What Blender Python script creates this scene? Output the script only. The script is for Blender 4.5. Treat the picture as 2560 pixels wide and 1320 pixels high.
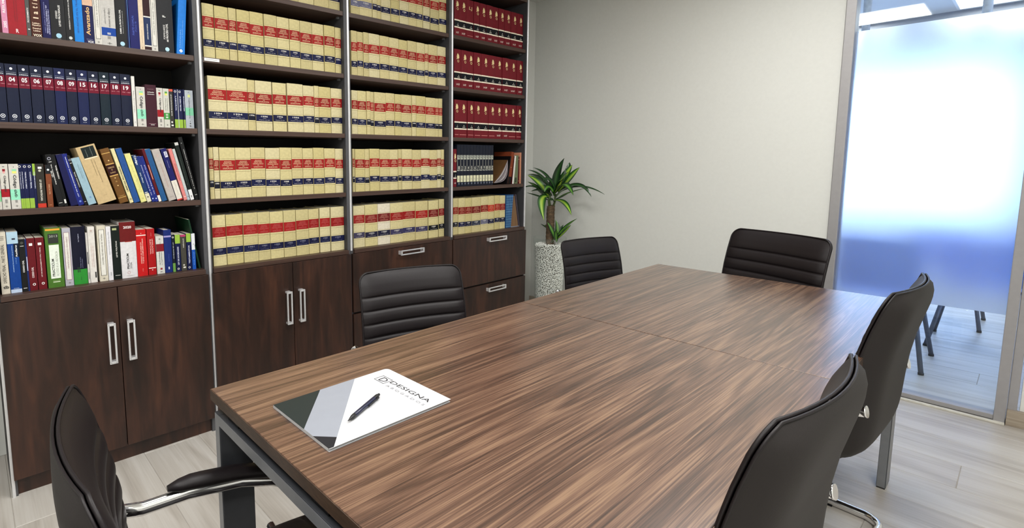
import bpy, bmesh, math, random
from mathutils import Vector, Matrix
random.seed(7)
for _o in list(bpy.data.objects): bpy.data.objects.remove(_o)
SC = bpy.context.scene
COL = SC.collection
R = math.radians
# ---------------------------------------------------------------- camera
cd = bpy.data.cameras.new('camera')
cam = bpy.data.objects.new('camera', cd); COL.objects.link(cam); SC.camera = cam
cd.sensor_width = 36; cd.sensor_fit = 'HORIZONTAL'
cd.lens = 1316.59/2560*36
cd.shift_x = (1280-1031.55)/2560
cd.shift_y = (548.2-660)/2560
cd.clip_start = .02
_y, _p, _r = R(49.7786), R(-6.4023), R(-.2446)
fw = Vector((-math.sin(_y)*math.cos(_p), math.cos(_y)*math.cos(_p), math.sin(_p)))
rt = Vector((math.cos(_y), math.sin(_y), 0)); up = rt.cross(fw)
r2 = rt*math.cos(_r)+up*math.sin(_r); u2 = -rt*math.sin(_r)+up*math.cos(_r)
M = Matrix((r2, u2, -fw)).transposed().to_4x4()
M.translation = Vector((2.4676, -.0515, 1.2964)); cam.matrix_world = M
# ---------------------------------------------------------------- world, exposure
W = bpy.data.worlds.new('daylight'); SC.world = W; W.use_nodes = True
bg = W.node_tree.nodes['Background']; bg.inputs[0].default_value = (.47, .62, 1.0, 1); bg.inputs[1].default_value = 7.5
SC.view_settings.view_transform = 'Standard'; SC.view_settings.look = 'None'
SC.view_settings.gamma = 1; SC.view_settings.use_curve_mapping = False
SC.view_settings.exposure = 0.0
LAMP_W = 25.0          # watts of each ceiling panel of the meeting room
BACK_W = 13.0          # watts of each ceiling panel of the next room
# ---------------------------------------------------------------- helpers
def lin(c):
    return c/12.92 if c <= .04045 else ((c+.055)/1.055)**2.4
def hx(h):
    h = h.lstrip('#'); h = h if len(h) == 6 else ''.join(c*2 for c in h); return tuple(lin(int(h[i:i+2], 16)/255) for i in (0, 2, 4))+(1,)
MC = {}
def nn(nt, t, **kw):
    n = nt.nodes.new(t)
    for k, v in kw.items(): setattr(n, k, v)
    return n
def mat(name, col, rough=.5, metal=0, var=.12, scale=40, bump=0, spec=.5, coat=0, deep=False):
    """plain surface: the colour varies softly with a noise, optional fine relief"""
    key = (name, col, rough)
    if key in MC: return MC[key]
    m = bpy.data.materials.new(name); m.use_nodes = True; nt = m.node_tree; b = nt.nodes['Principled BSDF']
    c = hx(col)
    if deep:
        lu = .21*c[0]+.72*c[1]+.07*c[2]; k_ = .62 if lu < .03 else (.74 if lu < .12 else (.9 if lu < .3 else 1)); c = tuple(q*k_ for q in c[:3])+(1,)
    tc = nn(nt, 'ShaderNodeTexCoord'); no = nn(nt, 'ShaderNodeTexNoise'); no.inputs['Scale'].default_value = scale; no.inputs['Detail'].default_value = 4
    nt.links.new(tc.outputs['Object'], no.inputs['Vector'])
    rp = nn(nt, 'ShaderNodeValToRGB'); e = rp.color_ramp.elements
    e[0].position = .3; e[1].position = .7
    e[0].color = tuple(x*(1-var) for x in c[:3])+(1,); e[1].color = tuple(min(1, x*(1+var)) for x in c[:3])+(1,)
    nt.links.new(no.outputs['Fac'], rp.inputs[0]); nt.links.new(rp.outputs[0], b.inputs['Base Color'])
    b.inputs['Roughness'].default_value = rough; b.inputs['Metallic'].default_value = metal
    b.inputs['Specular IOR Level'].default_value = spec; b.inputs['Coat Weight'].default_value = coat
    if bump:
        bp = nn(nt, 'ShaderNodeBump'); bp.inputs['Strength'].default_value = bump; bp.inputs['Distance'].default_value = .002
        nt.links.new(no.outputs['Fac'], bp.inputs['Height']); nt.links.new(bp.outputs[0], b.inputs['Normal'])
    MC[key] = m; return m
def wood(name, cols, broad, fine, rough, coat=0, bump=.05, distort=.6, perobj=.0, amt=(1.0, .7, .10), spec=.5, rings=8):
    """procedural timber: a broad stretched noise for the figure, a fine one for the pores and a ring term. cols: 4 hex tones, dark to light; broad / fine: noise cells per metre along x, y, z"""
    m = bpy.data.materials.new(name); m.use_nodes = True; nt = m.node_tree; b = nt.nodes['Principled BSDF']; L = nt.links.new
    tc = nn(nt, 'ShaderNodeTexCoord'); oi = nn(nt, 'ShaderNodeObjectInfo')
    ad = nn(nt, 'ShaderNodeVectorMath', operation='MULTIPLY_ADD'); ad.inputs[1].default_value = (17, 31, 13)
    L(oi.outputs['Random'], ad.inputs[0]); L(tc.outputs['Object'], ad.inputs[2])
    src = ad.outputs[0] if perobj else tc.outputs['Object']
    def noise(sc, det, dis):
        mp = nn(nt, 'ShaderNodeMapping'); mp.inputs['Scale'].default_value = sc; L(src, mp.inputs['Vector'])
        n = nn(nt, 'ShaderNodeTexNoise'); n.inputs['Scale'].default_value = 1; n.inputs['Detail'].default_value = det; n.inputs['Distortion'].default_value = dis
        L(mp.outputs[0], n.inputs['Vector']); return n.outputs['Fac']
    n1 = noise(broad, 2.5, distort); n2 = noise(fine, 5, .25); n3 = noise(tuple((a*b_)**.5 for a, b_ in zip(broad, fine)), 3, distort*.7)
    ml = nn(nt, 'ShaderNodeMath', operation='MULTIPLY'); ml.inputs[1].default_value = rings; L(n1, ml.inputs[0])
    si = nn(nt, 'ShaderNodeMath', operation='SINE'); L(ml.outputs[0], si.inputs[0])
    def mad(a, k, c):
        q = nn(nt, 'ShaderNodeMath', operation='MULTIPLY_ADD'); q.inputs[1].default_value = k; L(a, q.inputs[0])
        if isinstance(c, float): q.inputs[2].default_value = c
        else: L(c, q.inputs[2])
        return q.outputs[0]
    k1, k2, k3 = amt
    v = mad(n1, k1*.6, .5-.5*(k1*1.2+k2)); v = mad(n3, k1*.6, v); v = mad(n2, k2, v); v = mad(si.outputs[0], k3, v)
    rp = nn(nt, 'ShaderNodeValToRGB'); e = rp.color_ramp.elements
    e[0].position = .25; e[0].color = hx(cols[0]); e[1].position = .75; e[1].color = hx(cols[3])
    for p, c in ((.43, cols[1]), (.58, cols[2])):
        q = e.new(p); q.color = hx(c)
    L(v, rp.inputs[0]); out = rp.outputs[0]
    if perobj:
        hs = nn(nt, 'ShaderNodeHueSaturation'); mr = nn(nt, 'ShaderNodeMapRange'); mr.inputs['To Min'].default_value = 1-perobj; mr.inputs['To Max'].default_value = 1+perobj
        L(oi.outputs['Random'], mr.inputs['Value']); L(mr.outputs[0], hs.inputs['Value']); L(out, hs.inputs['Color']); out = hs.outputs[0]
    L(out, b.inputs['Base Color'])
    b.inputs['Roughness'].default_value = rough; b.inputs['Coat Weight'].default_value = coat; b.inputs['Coat Roughness'].default_value = .24; b.inputs['Specular IOR Level'].default_value = spec
    bp = nn(nt, 'ShaderNodeBump'); bp.inputs['Strength'].default_value = bump; bp.inputs['Distance'].default_value = .001
    L(n2, bp.inputs['Height']); L(bp.outputs[0], b.inputs['Normal'])
    return m
class MB:
    def __init__(s): s.v = []; s.f = []; s.sm = []; s.uv = {}
    def add(s, vs, fs, smooth=False):
        o = len(s.v); s.v += [tuple(p) for p in vs]
        for f in fs: s.f.append(tuple(i+o for i in f)); s.sm.append(smooth)
        return s
    def box(s, x0, x1, y0, y1, z0, z1, b=0):
        if b <= 0:
            vs = [(x, y, z) for x in (x0, x1) for y in (y0, y1) for z in (z0, z1)]
            return s.add(vs, [(0, 1, 3, 2), (4, 6, 7, 5), (0, 4, 5, 1), (2, 3, 7, 6), (0, 2, 6, 4), (1, 5, 7, 3)])
        bm = bmesh.new(); bmesh.ops.create_cube(bm, size=1)
        for v in bm.verts: v.co = ((x0+x1)/2+v.co.x*(x1-x0), (y0+y1)/2+v.co.y*(y1-y0), (z0+z1)/2+v.co.z*(z1-z0))
        bmesh.ops.bevel(bm, geom=bm.edges[:], offset=b, segments=2, affect='EDGES', profile=.6)
        bm.verts.index_update(); s.add([v.co[:] for v in bm.verts], [tuple(v.index for v in f.verts) for f in bm.faces]); bm.free(); return s
    def prism(s, poly, x0, x1, ax='x'):
        n = len(poly)
        g = (lambda a, p: (a, p[0], p[1])) if ax == 'x' else ((lambda a, p: (p[0], a, p[1])) if ax == 'y' else (lambda a, p: (p[0], p[1], a)))
        vs = [g(x0, p) for p in poly]+[g(x1, p) for p in poly]
        fs = [tuple(range(n)), tuple(range(2*n-1, n-1, -1))]+[(i, i+n, (i+1) % n+n, (i+1) % n) for i in range(n)]
        return s.add(vs, fs)
    def tube(s, pts, r, n=10, closed=False, sx=1.0, cap=True, upv=None):
        """round (or with sx flattened) tube along a path; r is a number or a list"""
        P = [Vector(p) for p in pts]; k = len(P); vs = []; pu = None
        for i, p in enumerate(P):
            a = P[(i-1) % k] if (i > 0 or closed) else p; c = P[(i+1) % k] if (i < k-1 or closed) else p
            t = (c-a).normalized()
            if upv is not None: u = Vector(upv)
            elif pu is None: u = Vector((0, 0, 1)) if abs(t.z) < .9 else Vector((0, 1, 0))
            else: u = pu
            u = (u-t*u.dot(t)); u = u.normalized() if u.length > 1e-6 else Vector((1, 0, 0)); w = t.cross(u); pu = u
            rr = r[i] if isinstance(r, (list, tuple)) else r
            for j in range(n):
                q = 2*math.pi*j/n; vs.append(p+u*(rr*math.cos(q))+w*(rr*sx*math.sin(q)))
        fs = []
        for i in range(k if closed else k-1):
            for j in range(n):
                a = i*n+j; b = i*n+(j+1) % n; c = ((i+1) % k)*n+(j+1) % n; d = ((i+1) % k)*n+j; fs.append((a, b, c, d))
        s.add(vs, fs, True)
        if cap and not closed:
            o = len(s.v)-len(vs); s.f.append(tuple(range(o+n-1, o-1, -1))); s.sm.append(False)
            s.f.append(tuple(range(o+(k-1)*n, o+k*n))); s.sm.append(False)
        return s
    def lathe(s, prof, n=32, cx=0, cy=0, closed=False):
        vs = []; k = len(prof)
        for (r, z) in prof:
            for j in range(n): q = 2*math.pi*j/n; vs.append((cx+r*math.cos(q), cy+r*math.sin(q), z))
        fs = [(i*n+j, i*n+(j+1) % n, ((i+1) % k)*n+(j+1) % n, ((i+1) % k)*n+j) for i in range(k if closed else k-1) for j in range(n)]
        return s.add(vs, fs, True)
    def grid(s, fn, nu, nv, smooth=True, flip=False):
        vs = [fn(i/nu, j/nv) for j in range(nv+1) for i in range(nu+1)]; w = nu+1
        fs = [(j*w+i, j*w+i+1, (j+1)*w+i+1, (j+1)*w+i) for j in range(nv) for i in range(nu)]
        if flip: fs = [f[::-1] for f in fs]
        return s.add(vs, fs, smooth)
    def mesh(s, name, m=None):
        me = bpy.data.meshes.new(name); me.from_pydata(s.v, [], s.f); me.update()
        me.polygons.foreach_set('use_smooth', s.sm)
        if m: me.materials.append(m)
        return me
    def obj(s, name, m, parent=None, loc=None, fix=True):
        me = s.mesh(name, m)
        if fix:
            bm = bmesh.new(); bm.from_mesh(me); bmesh.ops.recalc_face_normals(bm, faces=bm.faces[:]); bm.to_mesh(me); bm.free()
        return link(name, me, parent, loc)
def link(name, me, parent=None, loc=None):
    o = bpy.data.objects.new(name, me); COL.objects.link(o)
    if parent: o.parent = parent
    if loc is not None: o.location = loc
    return o
def tag(o, label, cat, group=None):
    o['label'] = label; o['category'] = cat
    if group: o['group'] = group
    return o
def empty(name, loc, rz=0, label=None, cat=None, group=None):
    o = bpy.data.objects.new(name, None); COL.objects.link(o); o.location = loc; o.rotation_euler = (0, 0, rz); o.empty_display_size = .1
    if label: tag(o, label, cat, group)
    return o
def struct(o): o['kind'] = 'structure'; return o
# ---- lettering as flat meshes
TC = {}
def text2d(body, bold=False):
    key = (body, bold)
    if key in TC: return TC[key]
    cu = bpy.data.curves.new('lettering', 'FONT'); cu.body = body; cu.size = 1; cu.resolution_u = 2; cu.space_line = .85
    cu.align_x = 'CENTER'
    if bold: cu.offset = .022
    o = bpy.data.objects.new('lettering', cu); COL.objects.link(o)
    dg = bpy.context.evaluated_depsgraph_get(); me = bpy.data.meshes.new_from_object(o.evaluated_get(dg))
    vs = [(v.co.x, v.co.y) for v in me.vertices]; fs = [tuple(p.vertices) for p in me.polygons]
    bpy.data.objects.remove(o); bpy.data.curves.remove(cu); bpy.data.meshes.remove(me)
    x0 = min(v[0] for v in vs); x1 = max(v[0] for v in vs); y0 = min(v[1] for v in vs); y1 = max(v[1] for v in vs)
    vs = [((a-(x0+x1)/2)/(x1-x0), (b-(y0+y1)/2)/(y1-y0)) for a, b in vs]
    TC[key] = (vs, fs); return TC[key]
# ---------------------------------------------------------------- materials
L_Y = 3.758                      # plane of the back wall and glass partition
M_wall = mat('painted plaster', '#d7d8d3', .75, var=.015, scale=60, bump=.03)
M_ceil = mat('ceiling paint', '#dededa', .8, var=.02)
M_floorbase = mat('plank joint', '#9f9991', .8)
M_plank = wood('whitewashed oak laminate', ('#a39c94', '#b0aaa2', '#bab5ae', '#c2beb8'), (.9, 7, 7), (3, 130, 130), .40, bump=.05, distort=1.2, perobj=.03, amt=(.75, .45, .10), rings=14)
M_dark = wood('dark wenge laminate', ('#1e110b', '#2b1810', '#382016', '#46291b'), (5, 5, 1.6), (70, 70, 5), .42, bump=.03, distort=1.6, perobj=.05, amt=(1.25, .28, .03))
M_darkh = wood('dark wenge laminate shelf', ('#33231c', '#412d25', '#4d382e', '#584236'), (10, .8, 20), (110, 3, 160), .45, bump=.03, distort=.8, amt=(.7, .5, .05))
M_back = mat('bookcase backing', '#15100e', .7)
M_walnut = wood('walnut tabletop', ('#35261e', '#4e382c', '#644b3c', '#7c624d'), (13, .5, 13), (420, 5.5, 420), .30, coat=.6, bump=.04, distort=.9, perobj=.03, amt=(.85, .95, .10), rings=60)
M_edge = wood('walnut edge band', ('#33261e', '#3e2e23', '#48372a', '#533f32'), (3, 3, 20), (60, 60, 300), .45)
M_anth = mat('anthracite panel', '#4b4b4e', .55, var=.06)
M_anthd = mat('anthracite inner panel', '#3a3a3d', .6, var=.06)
M_alu = mat('brushed aluminium strip', '#dcdcde', .32, metal=.35, var=.04)
M_frame = mat('grey aluminium profile', '#9b999a', .45, metal=.2, var=.03)
M_chrome = mat('polished chrome', '#f0f0f2', .12, metal=1, var=.01)
M_handle = mat('bright chrome handle', '#eeeef0', .22, metal=.55, var=.01)
M_steel = mat('silver painted steel', '#85878b', .42, metal=.4, var=.05)
M_steeld = mat('graphite painted steel', '#3b3d42', .5, metal=.2, var=.05)
M_leather = mat('dark brown leatherette', '#171214', .47, var=.08, scale=260, bump=.10, spec=.32)
M_leatherb = mat('dark grey leatherette back', '#231f1e', .62, var=.06, scale=260, bump=.10, spec=.3)
M_black = mat('black plastic', '#0c0c0d', .45)
M_paper = mat('book paper', '#cfc8b8', .85, var=.06, scale=200)
M_white = mat('white print', '#f0efea', .6, var=.02)
M_gold = mat('gold print', '#e3cf96', .5, var=.06)
def glass_mat(name, tint=(1, 1, 1, 1)):
    m = bpy.data.materials.new(name); m.use_nodes = True; nt = m.node_tree
    for n in list(nt.nodes): nt.nodes.remove(n)
    o = nn(nt, 'ShaderNodeOutputMaterial'); mx = nn(nt, 'ShaderNodeMixShader'); t = nn(nt, 'ShaderNodeBsdfTransparent'); g = nn(nt, 'ShaderNodeBsdfGlossy')
    lw = nn(nt, 'ShaderNodeLayerWeight'); lw.inputs[0].default_value = .3; pw = nn(nt, 'ShaderNodeMath', operation='POWER'); pw.inputs[1].default_value = 3.0; nt.links.new(lw.outputs['Facing'], pw.inputs[0]); fr = nn(nt, 'ShaderNodeMath', operation='MULTIPLY_ADD'); fr.inputs[1].default_value = .7; fr.inputs[2].default_value = .035; nt.links.new(pw.outputs[0], fr.inputs[0]); g.inputs['Roughness'].default_value = .02; t.inputs[0].default_value = tint
    no = nn(nt, 'ShaderNodeTexNoise'); no.inputs['Scale'].default_value = 3
    L = nt.links.new; L(fr.outputs[0], mx.inputs[0]); L(t.outputs[0], mx.inputs[1]); L(g.outputs[0], mx.inputs[2]); L(mx.outputs[0], o.inputs[0])
    return m
M_glass = glass_mat('clear glass', (.94, .97, .97, 1))
M_vglass = glass_mat('vase glass', (.97, .985, .98, 1))
def frosted():
    m = bpy.data.materials.new('frosted privacy film'); m.use_nodes = True; nt = m.node_tree
    for n in list(nt.nodes): nt.nodes.remove(n)
    L = nt.links.new; o = nn(nt, 'ShaderNodeOutputMaterial'); mx = nn(nt, 'ShaderNodeMixShader'); mx.inputs[0].default_value = FILM_MIX
    r = nn(nt, 'ShaderNodeBsdfRefraction'); r.inputs['Roughness'].default_value = FILM_ROUGH; r.inputs['IOR'].default_value = 1.2; r.inputs['Color'].default_value = (.92, .955, 1, 1)
    t = nn(nt, 'ShaderNodeBsdfTranslucent'); t.inputs[0].default_value = (.83, .84, .93, 1)
    d = nn(nt, 'ShaderNodeBsdfDiffuse'); d.inputs[0].default_value = (.8, .82, .85, 1); m2 = nn(nt, 'ShaderNodeMixShader'); m2.inputs[0].default_value = .06
    no = nn(nt, 'ShaderNodeTexNoise'); no.inputs['Scale'].default_value = 900; bp = nn(nt, 'ShaderNodeBump'); bp.inputs['Strength'].default_value = .05; L(no.outputs[0], bp.inputs['Height']); L(bp.outputs[0], r.inputs['Normal'])
    L(r.outputs[0], mx.inputs[1]); L(t.outputs[0], mx.inputs[2]); L(mx.outputs[0], m2.inputs[1]); L(d.outputs[0], m2.inputs[2]); L(m2.outputs[0], o.inputs[0])
    return m
FILM_MIX, FILM_ROUGH = .14, .52
M_film = frosted()
def emit_mat(name, col, s):
    m = bpy.data.materials.new(name); m.use_nodes = True; nt = m.node_tree; b = nt.nodes['Principled BSDF']
    b.inputs['Base Color'].default_value = col; b.inputs['Emission Color'].default_value = col; b.inputs['Emission Strength'].default_value = s
    no = nn(nt, 'ShaderNodeTexNoise'); no.inputs['Scale'].default_value = 50
    return m
M_lamp = emit_mat('lamp diffuser', (1, .99, .96, 1), 4.0)
M_lampb = emit_mat('cool lamp diffuser', (.93, .97, 1, 1), 4.0)
# ---------------------------------------------------------------- room shell
RX0, RX1, RY0, CZ = -.40, 3.75, -1.7, 2.62
f = struct(MB().box(RX0-.1, 5.2, RY0-.1, 8.3, -.06, -.0018).obj('floor', M_floorbase))
ys = [3.077-.2375*k for k in range(-2, 22)]
def planks(xa, xb, ylist, wdt, parent, seed):
    rnd = random.Random(seed)
    for k, yt in enumerate(ylist):
        x = xa-rnd.random()*1.1
        if abs(yt-3.077) < .01: x = 2.363-1.32*3
        while x < xb:
            a, b = max(x, xa), min(x+1.32, xb)
            if b-a > .05:
                b0 = MB(); g = .0006
                b0.add([(a+g, -wdt+g, -.002), (b-g, -wdt+g, -.002), (b-g, -g, -.002), (a+g, -g, -.002), (a+.002, -wdt+.002, 0), (b-.002, -wdt+.002, 0), (b-.002, -.002, 0), (a+.002, -.002, 0)],
                       [(4, 5, 6, 7), (0, 1, 5, 4), (1, 2, 6, 5), (2, 3, 7, 6), (3, 0, 4, 7)])
                b0.obj('plank', M_plank, parent, (0, yt, 0), fix=False)
            x += 1.32
planks(RX0, RX1, [y for y in ys if y < 3.6 and y > -1.5], .2375, f, 3)
planks(RX0, RX1, [L_Y-.002], .2055, f, 5)
planks(-.6, 4.6, [L_Y+.06+.2375*(k+1) for k in range(18)], .2375, f, 11)
struct(MB().box(RX0-.1, RX0, RY0-.1, L_Y+.1, 0, CZ).obj('wall_left', M_wall))
dl = struct(MB().box(RX0, RX0+.04, -1.02, -.045, .005, 2.08, .003).obj('added_panel_1', mat('taupe panel paint', '#6e6a5e', .55, var=.04)))  # added taupe panel with a handle, darkens the wall strip left of the bookcase
MB().tube([(RX0+.04, -.95, 1.02), (RX0+.09, -.95, 1.02), (RX0+.09, -.83, 1.02)], .009, 10).obj('panel_handle', M_chrome, dl)
struct(MB().box(RX1, RX1+.1, RY0-.1, L_Y+.1, 0, CZ).obj('wall_right', M_wall))
struct(MB().box(RX0, RX1, RY0-.1, RY0, 0, CZ).obj('wall_front', M_wall))
w = MB(); w.box(RX0, 1.706, L_Y, L_Y+.1, 0, CZ); w.box(2.508, RX1, L_Y, L_Y+.1, 0, CZ); w.box(1.706, 2.508, L_Y, L_Y+.1, 2.56, CZ)
struct(w.obj('wall_back', M_wall))
struct(MB().box(RX0-.1, RX1+.1, RY0-.1, L_Y+.1, CZ, CZ+.1).obj('ceiling', M_ceil))
M_skirt = wood('oak skirting', ('#8f8373', '#a39786', '#b0a594', '#bcb2a2'), (1, 1, 8), (5, 5, 90), .5)
struct(MB().box(RX0, 1.705, L_Y-.014, L_Y, 0, .078, .002).obj('baseboard_back', M_skirt))
struct(MB().box(2.468, RX1, L_Y-.03, L_Y, 0, .078, .002).obj('baseboard_right_of_glass', M_skirt))
# glass partition in the back wall
pg = struct(empty('window_1', (0, L_Y, 0))); pg['label'] = 'glass partition panel with frosted film in a grey aluminium frame'
MB().box(1.7106, 1.757, -.022, .07, 0, 2.56, .003).obj('frame_post', M_frame, pg)
MB().box(2.4266, 2.4655, -.022, .07, 0, 2.56, .003).obj('frame_post', M_frame, pg)
MB().box(2.4665, 2.4995, -.012, .07, 0, 2.56, .003).obj('frame_post', M_frame, pg)
MB().box(1.757, 2.4266, -.015, .065, .008, .032, .002).obj('bottom_rail', M_frame, pg)
MB().box(1.757, 2.4266, -.015, .065, 2.5, 2.56, .002).obj('top_rail', M_frame, pg)
MB().box(1.757, 2.4655, -.045, -.022, 0, .009, .002).obj('threshold_strip', mat('pale threshold trim', '#c9c6bb', .5), pg)
MB().box(1.757, 2.4266, .018, .026, .032, 2.5).obj('pane', M_glass, pg)
fl = MB().box(1.7575, 2.4262, .0165, .0172, .533, 1.9925).obj('frosted_film', M_film, pg); fl['label'] = 'white frosted privacy film'
# ceiling lamps of the meeting room
def panel(x, y, z, watts, m, label, col=(1, .985, .96), group='ceiling light panels', s=.6, sy=None):
    sy = sy or s
    e = empty('ceiling_light', (x, y, z), 0, label, 'lamp', group)
    b = MB(); w = .018
    for (a, bb, c, d) in ((-s/2, s/2, -sy/2, -sy/2+w), (-s/2, s/2, sy/2-w, sy/2), (-s/2, -s/2+w, -sy/2+w, sy/2-w), (s/2-w, s/2, -sy/2+w, sy/2-w)): b.box(a, bb, c, d, -.012, 0)
    b.obj('frame', M_white, e)
    MB().box(-s/2+w, s/2-w, -sy/2+w, sy/2-w, -.006, 0).obj('diffuser', m, e)
    ld = bpy.data.lights.new('lamp_light', 'AREA'); ld.shape = 'RECTANGLE'; ld.size = s-.05; ld.size_y = sy-.05; ld.energy = watts; ld.color = col
    lo = bpy.data.objects.new('lamp_light', ld); COL.objects.link(lo); lo.parent = e; lo.location = (0, 0, -.016)
for i, (x, y) in enumerate(((1.35, -.6), (1.45, 1.0), (2.9, -.6), (2.9, 1.0), (1.75, 2.5))):
    panel(x, y, CZ, LAMP_W, M_lamp, 'square white ceiling light panel over the meeting table, number %s from the near end' % ('one two three four five'.split()[i]))
# ---------------------------------------------------------------- bookcase bays
ZS = {'D': .797, 'C': 1.119, 'B': 1.443, 'A': 1.764, '0': 2.0905}
PITCH = [-.0055, .7845, 1.5745, 2.3645, 3.1415]
DEP = .36
def handle(parent, vertical, y, z, length, loc):
    """chrome bow handle: rectangular frame standing off the front"""
    b = MB(); h = length/2; w = .0115
    for s in (-1, 1):
        if vertical:
            b.box(0.0, .030, y-w, y+w, z+s*h-(.010 if s > 0 else 0), z+s*h+(0 if s > 0 else .010), .0012)
            b.box(.022, .030, y+s*w-.0035, y+s*w+.0035, z-h, z+h, .0012)
        else:
            b.box(0.0, .030, y+s*h-(.010 if s > 0 else 0), y+s*h+(0 if s > 0 else .010), z-w, z+w, .0012)
            b.box(.022, .030, y-h, y+h, z+s*w-.0035, z+s*w+.0035, .0012)
    return b.obj('handle', M_handle, parent, loc)
BAY = ('leftmost dark bookcase bay, with mixed books above two cupboard doors', 'second dark bookcase bay, filled with cream law volumes above two doors',
       'third dark bookcase bay, cream law volumes above drawers behind the chair', 'rightmost dark bookcase bay beside the plant, red volumes above two drawers')
bays = []
for i in range(4):
    ya, yb = PITCH[i], PITCH[i+1]; t = .019
    e = empty('bookcase', (0, ya, 0), 0, BAY[i], 'bookcase', 'bays of the wall bookcase'); bays.append(e); wd = yb-ya
    for (a, b) in ((0.0003, t), (wd-t, wd-.0003)):
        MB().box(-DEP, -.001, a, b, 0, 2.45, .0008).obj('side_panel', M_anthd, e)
    for z in list(ZS.values())[1:]:
        sh = MB().box(-DEP+.01, -.004, t, wd-t, z-.0235, z, .0012).obj('shelf', M_darkh, e)
        for yy in (t, wd-t-.012): MB().box(-.055, -.04, yy, yy+.012, -.033, -.0235).obj('shelf_support', M_steel, sh, (0, 0, z))
    MB().box(-DEP, -.001, t, wd-t, 2.42, 2.445, .001).obj('top_board', M_darkh, e)
    MB().box(-DEP+.002, -DEP+.01, t, wd-t, .07, 2.42).obj('back_panel', M_back, e)
    MB().box(-DEP+.01, .016, t, wd-t, .775, .797, .0015).obj('counter', M_darkh, e)
    MB().box(-.05, -.012, t, wd-t, 0, .07).obj('plinth', M_dark, e)
    # aluminium edge strips over the joint of two panels
    zl = 0 if i < 2 else .79
    b = MB(); b.prism([(-.0005, -.0055), (.0045, -.0055), (.0068, -.003), (.0068, .003), (.0045, .0055), (-.0005, .0055)], zl if i else 0, 2.45, 'z')
    b.obj('edge_strip', M_alu, e, (0, .0056, 0))
    if i == 3:
        b = MB(); b.prism([(-.0005, -.012), (.0045, -.012), (.0068, -.009), (.0068, -.004), (.0045, 0), (-.0005, 0)], .79, 2.45, 'z'); b.obj('edge_strip', M_alu, e, (0, wd, 0))
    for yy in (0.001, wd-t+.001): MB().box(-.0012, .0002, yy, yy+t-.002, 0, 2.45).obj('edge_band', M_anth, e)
    zt, zb = .773, .0731
    if i < 2:
        sp = (.4035, .4205)[i]
        for k, (a, b) in enumerate(((.009, sp-.0015), (sp+.0015, wd-.009))):
            d = MB().box(.001, .019, a, b, zb, zt, .0012).obj('door', M_dark, e)
            y = sp-.035 if k == 0 else sp+.038
            handle(d, True, y, .5435, .172, (.019, 0, 0))
    else:
        yc = wd/2+.05 if i == 2 else .425
        gap = .428
        for k, (a, b) in enumerate(((gap+.006, zt), (zb, gap-.006))):
            d = MB().box(.001, .019, .004, wd-.004, a, b, .0012).obj('drawer', M_dark, e)
            handle(d, False, .424 if i == 2 else .425, (.747, .386)[k]+(-.004 if k == 0 else 0), .185, (.019, 0, 0))
        MB().box(-.02, -.0, .012, wd-.012, gap-.01, gap+.01).obj('drawer_gap', M_black, e)
for i, (y0, y1) in ((0, (.0315, .082)), (1, (.0255, .094))):
    s = MB().box(-.0035, -.002, y0, y1, 1.7475, 1.7605).obj('shelf_label', M_white, bays[i]); s['label'] = 'small white paper label'
    MB().box(-.0020, -.0017, y0+.008, y1-.01, 1.7535, 1.755).obj('label_line', mat('grey print', '#8a8a86', .6), s)
# ---------------------------------------------------------------- books
XS = -.025
def bulge(y, t, b): return b*(1-((y-t/2)/(t/2))**2)-b
def cover_mb(t, h, dep, brd, b):
    n = 6 if b > .0003 else 2
    ou = [(-dep, 0)]+[(bulge(t*k/n, t, b), t*k/n) for k in range(n+1)]+[(-dep, t)]
    ti = t-2*brd
    inn = [(-dep, brd)]+[(min(-brd*1.2-b, -brd*1.5), brd+ti*k/n) for k in range(n+1)]+[(-dep, t-brd)]
    k = len(ou); m = MB()
    vs = [(x, y, 0) for x, y in ou]+[(x, y, h) for x, y in ou]+[(x, y, 0) for x, y in inn]+[(x, y, h) for x, y in inn]
    fs = []
    for a in range(k-1):
        fs += [(a, a+1, a+1+k, a+k), (2*k+a+1, 2*k+a, 3*k+a, 3*k+a+1), (k+a, k+a+1, 3*k+a+1, 3*k+a), (a+1, a, 2*k+a, 2*k+a+1)]
    fs += [(0, k, 3*k, 2*k), (k-1, 3*k-1, 4*k-1, 2*k-1)]
    return m.add(vs, fs)
def strip(m, t, b, y0, y1, z0, z1, e=.0004):
    n = 6 if b > .0003 and y1-y0 > .3*t else 1
    vs = []
    for k in range(n+1):
        y = y0+(y1-y0)*k/n; x = (bulge(y, t, b) if n > 1 else max(bulge(y0, t, b), bulge(y1, t, b)))+e; vs += [(x, y, z0), (x, y, z1)]
    return m.add(vs, [(2*k, 2*k+2, 2*k+3, 2*k+1) for k in range(n)])
def put_text(m, t, b, body, d, a0, a1, c, ext, bold=False, e=.0008):
    """d: u = upwards, d = downwards, h = level. u/d: letters run from z a0 to a1, centred at y c, glyph height ext. h: glyphs span z a0..a1, centred y c, width ext"""
    vs, fs = text2d(body, bold); out = []
    for u, v in vs:
        if d == 'h': y = c+u*ext; z = (a0+a1)/2+v*(a1-a0)
        elif d == 'u': z = (a0+a1)/2+u*(a1-a0); y = c-v*ext
        else: z = (a0+a1)/2-u*(a1-a0); y = c+v*ext
        yy = min(max(y, 0), t); out.append((bulge(yy, t, b)+e, y, z))
    return m.add(out, fs)
def ring(m, t, b, y, z, r, w, n=16, e=.0008, sy=1):
    vs = []
    for k in range(n):
        q = 2*math.pi*k/n
        for rr in (r, r-w): vs.append((bulge(min(max(y, 0), t), t, b)+e, y+rr*math.cos(q)*sy, z+rr*math.sin(q)))
    return m.add(vs, [(2*k, 2*k+1, (2*k+3) % (2*n), (2*k+2) % (2*n)) for k in range(n)])
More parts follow.
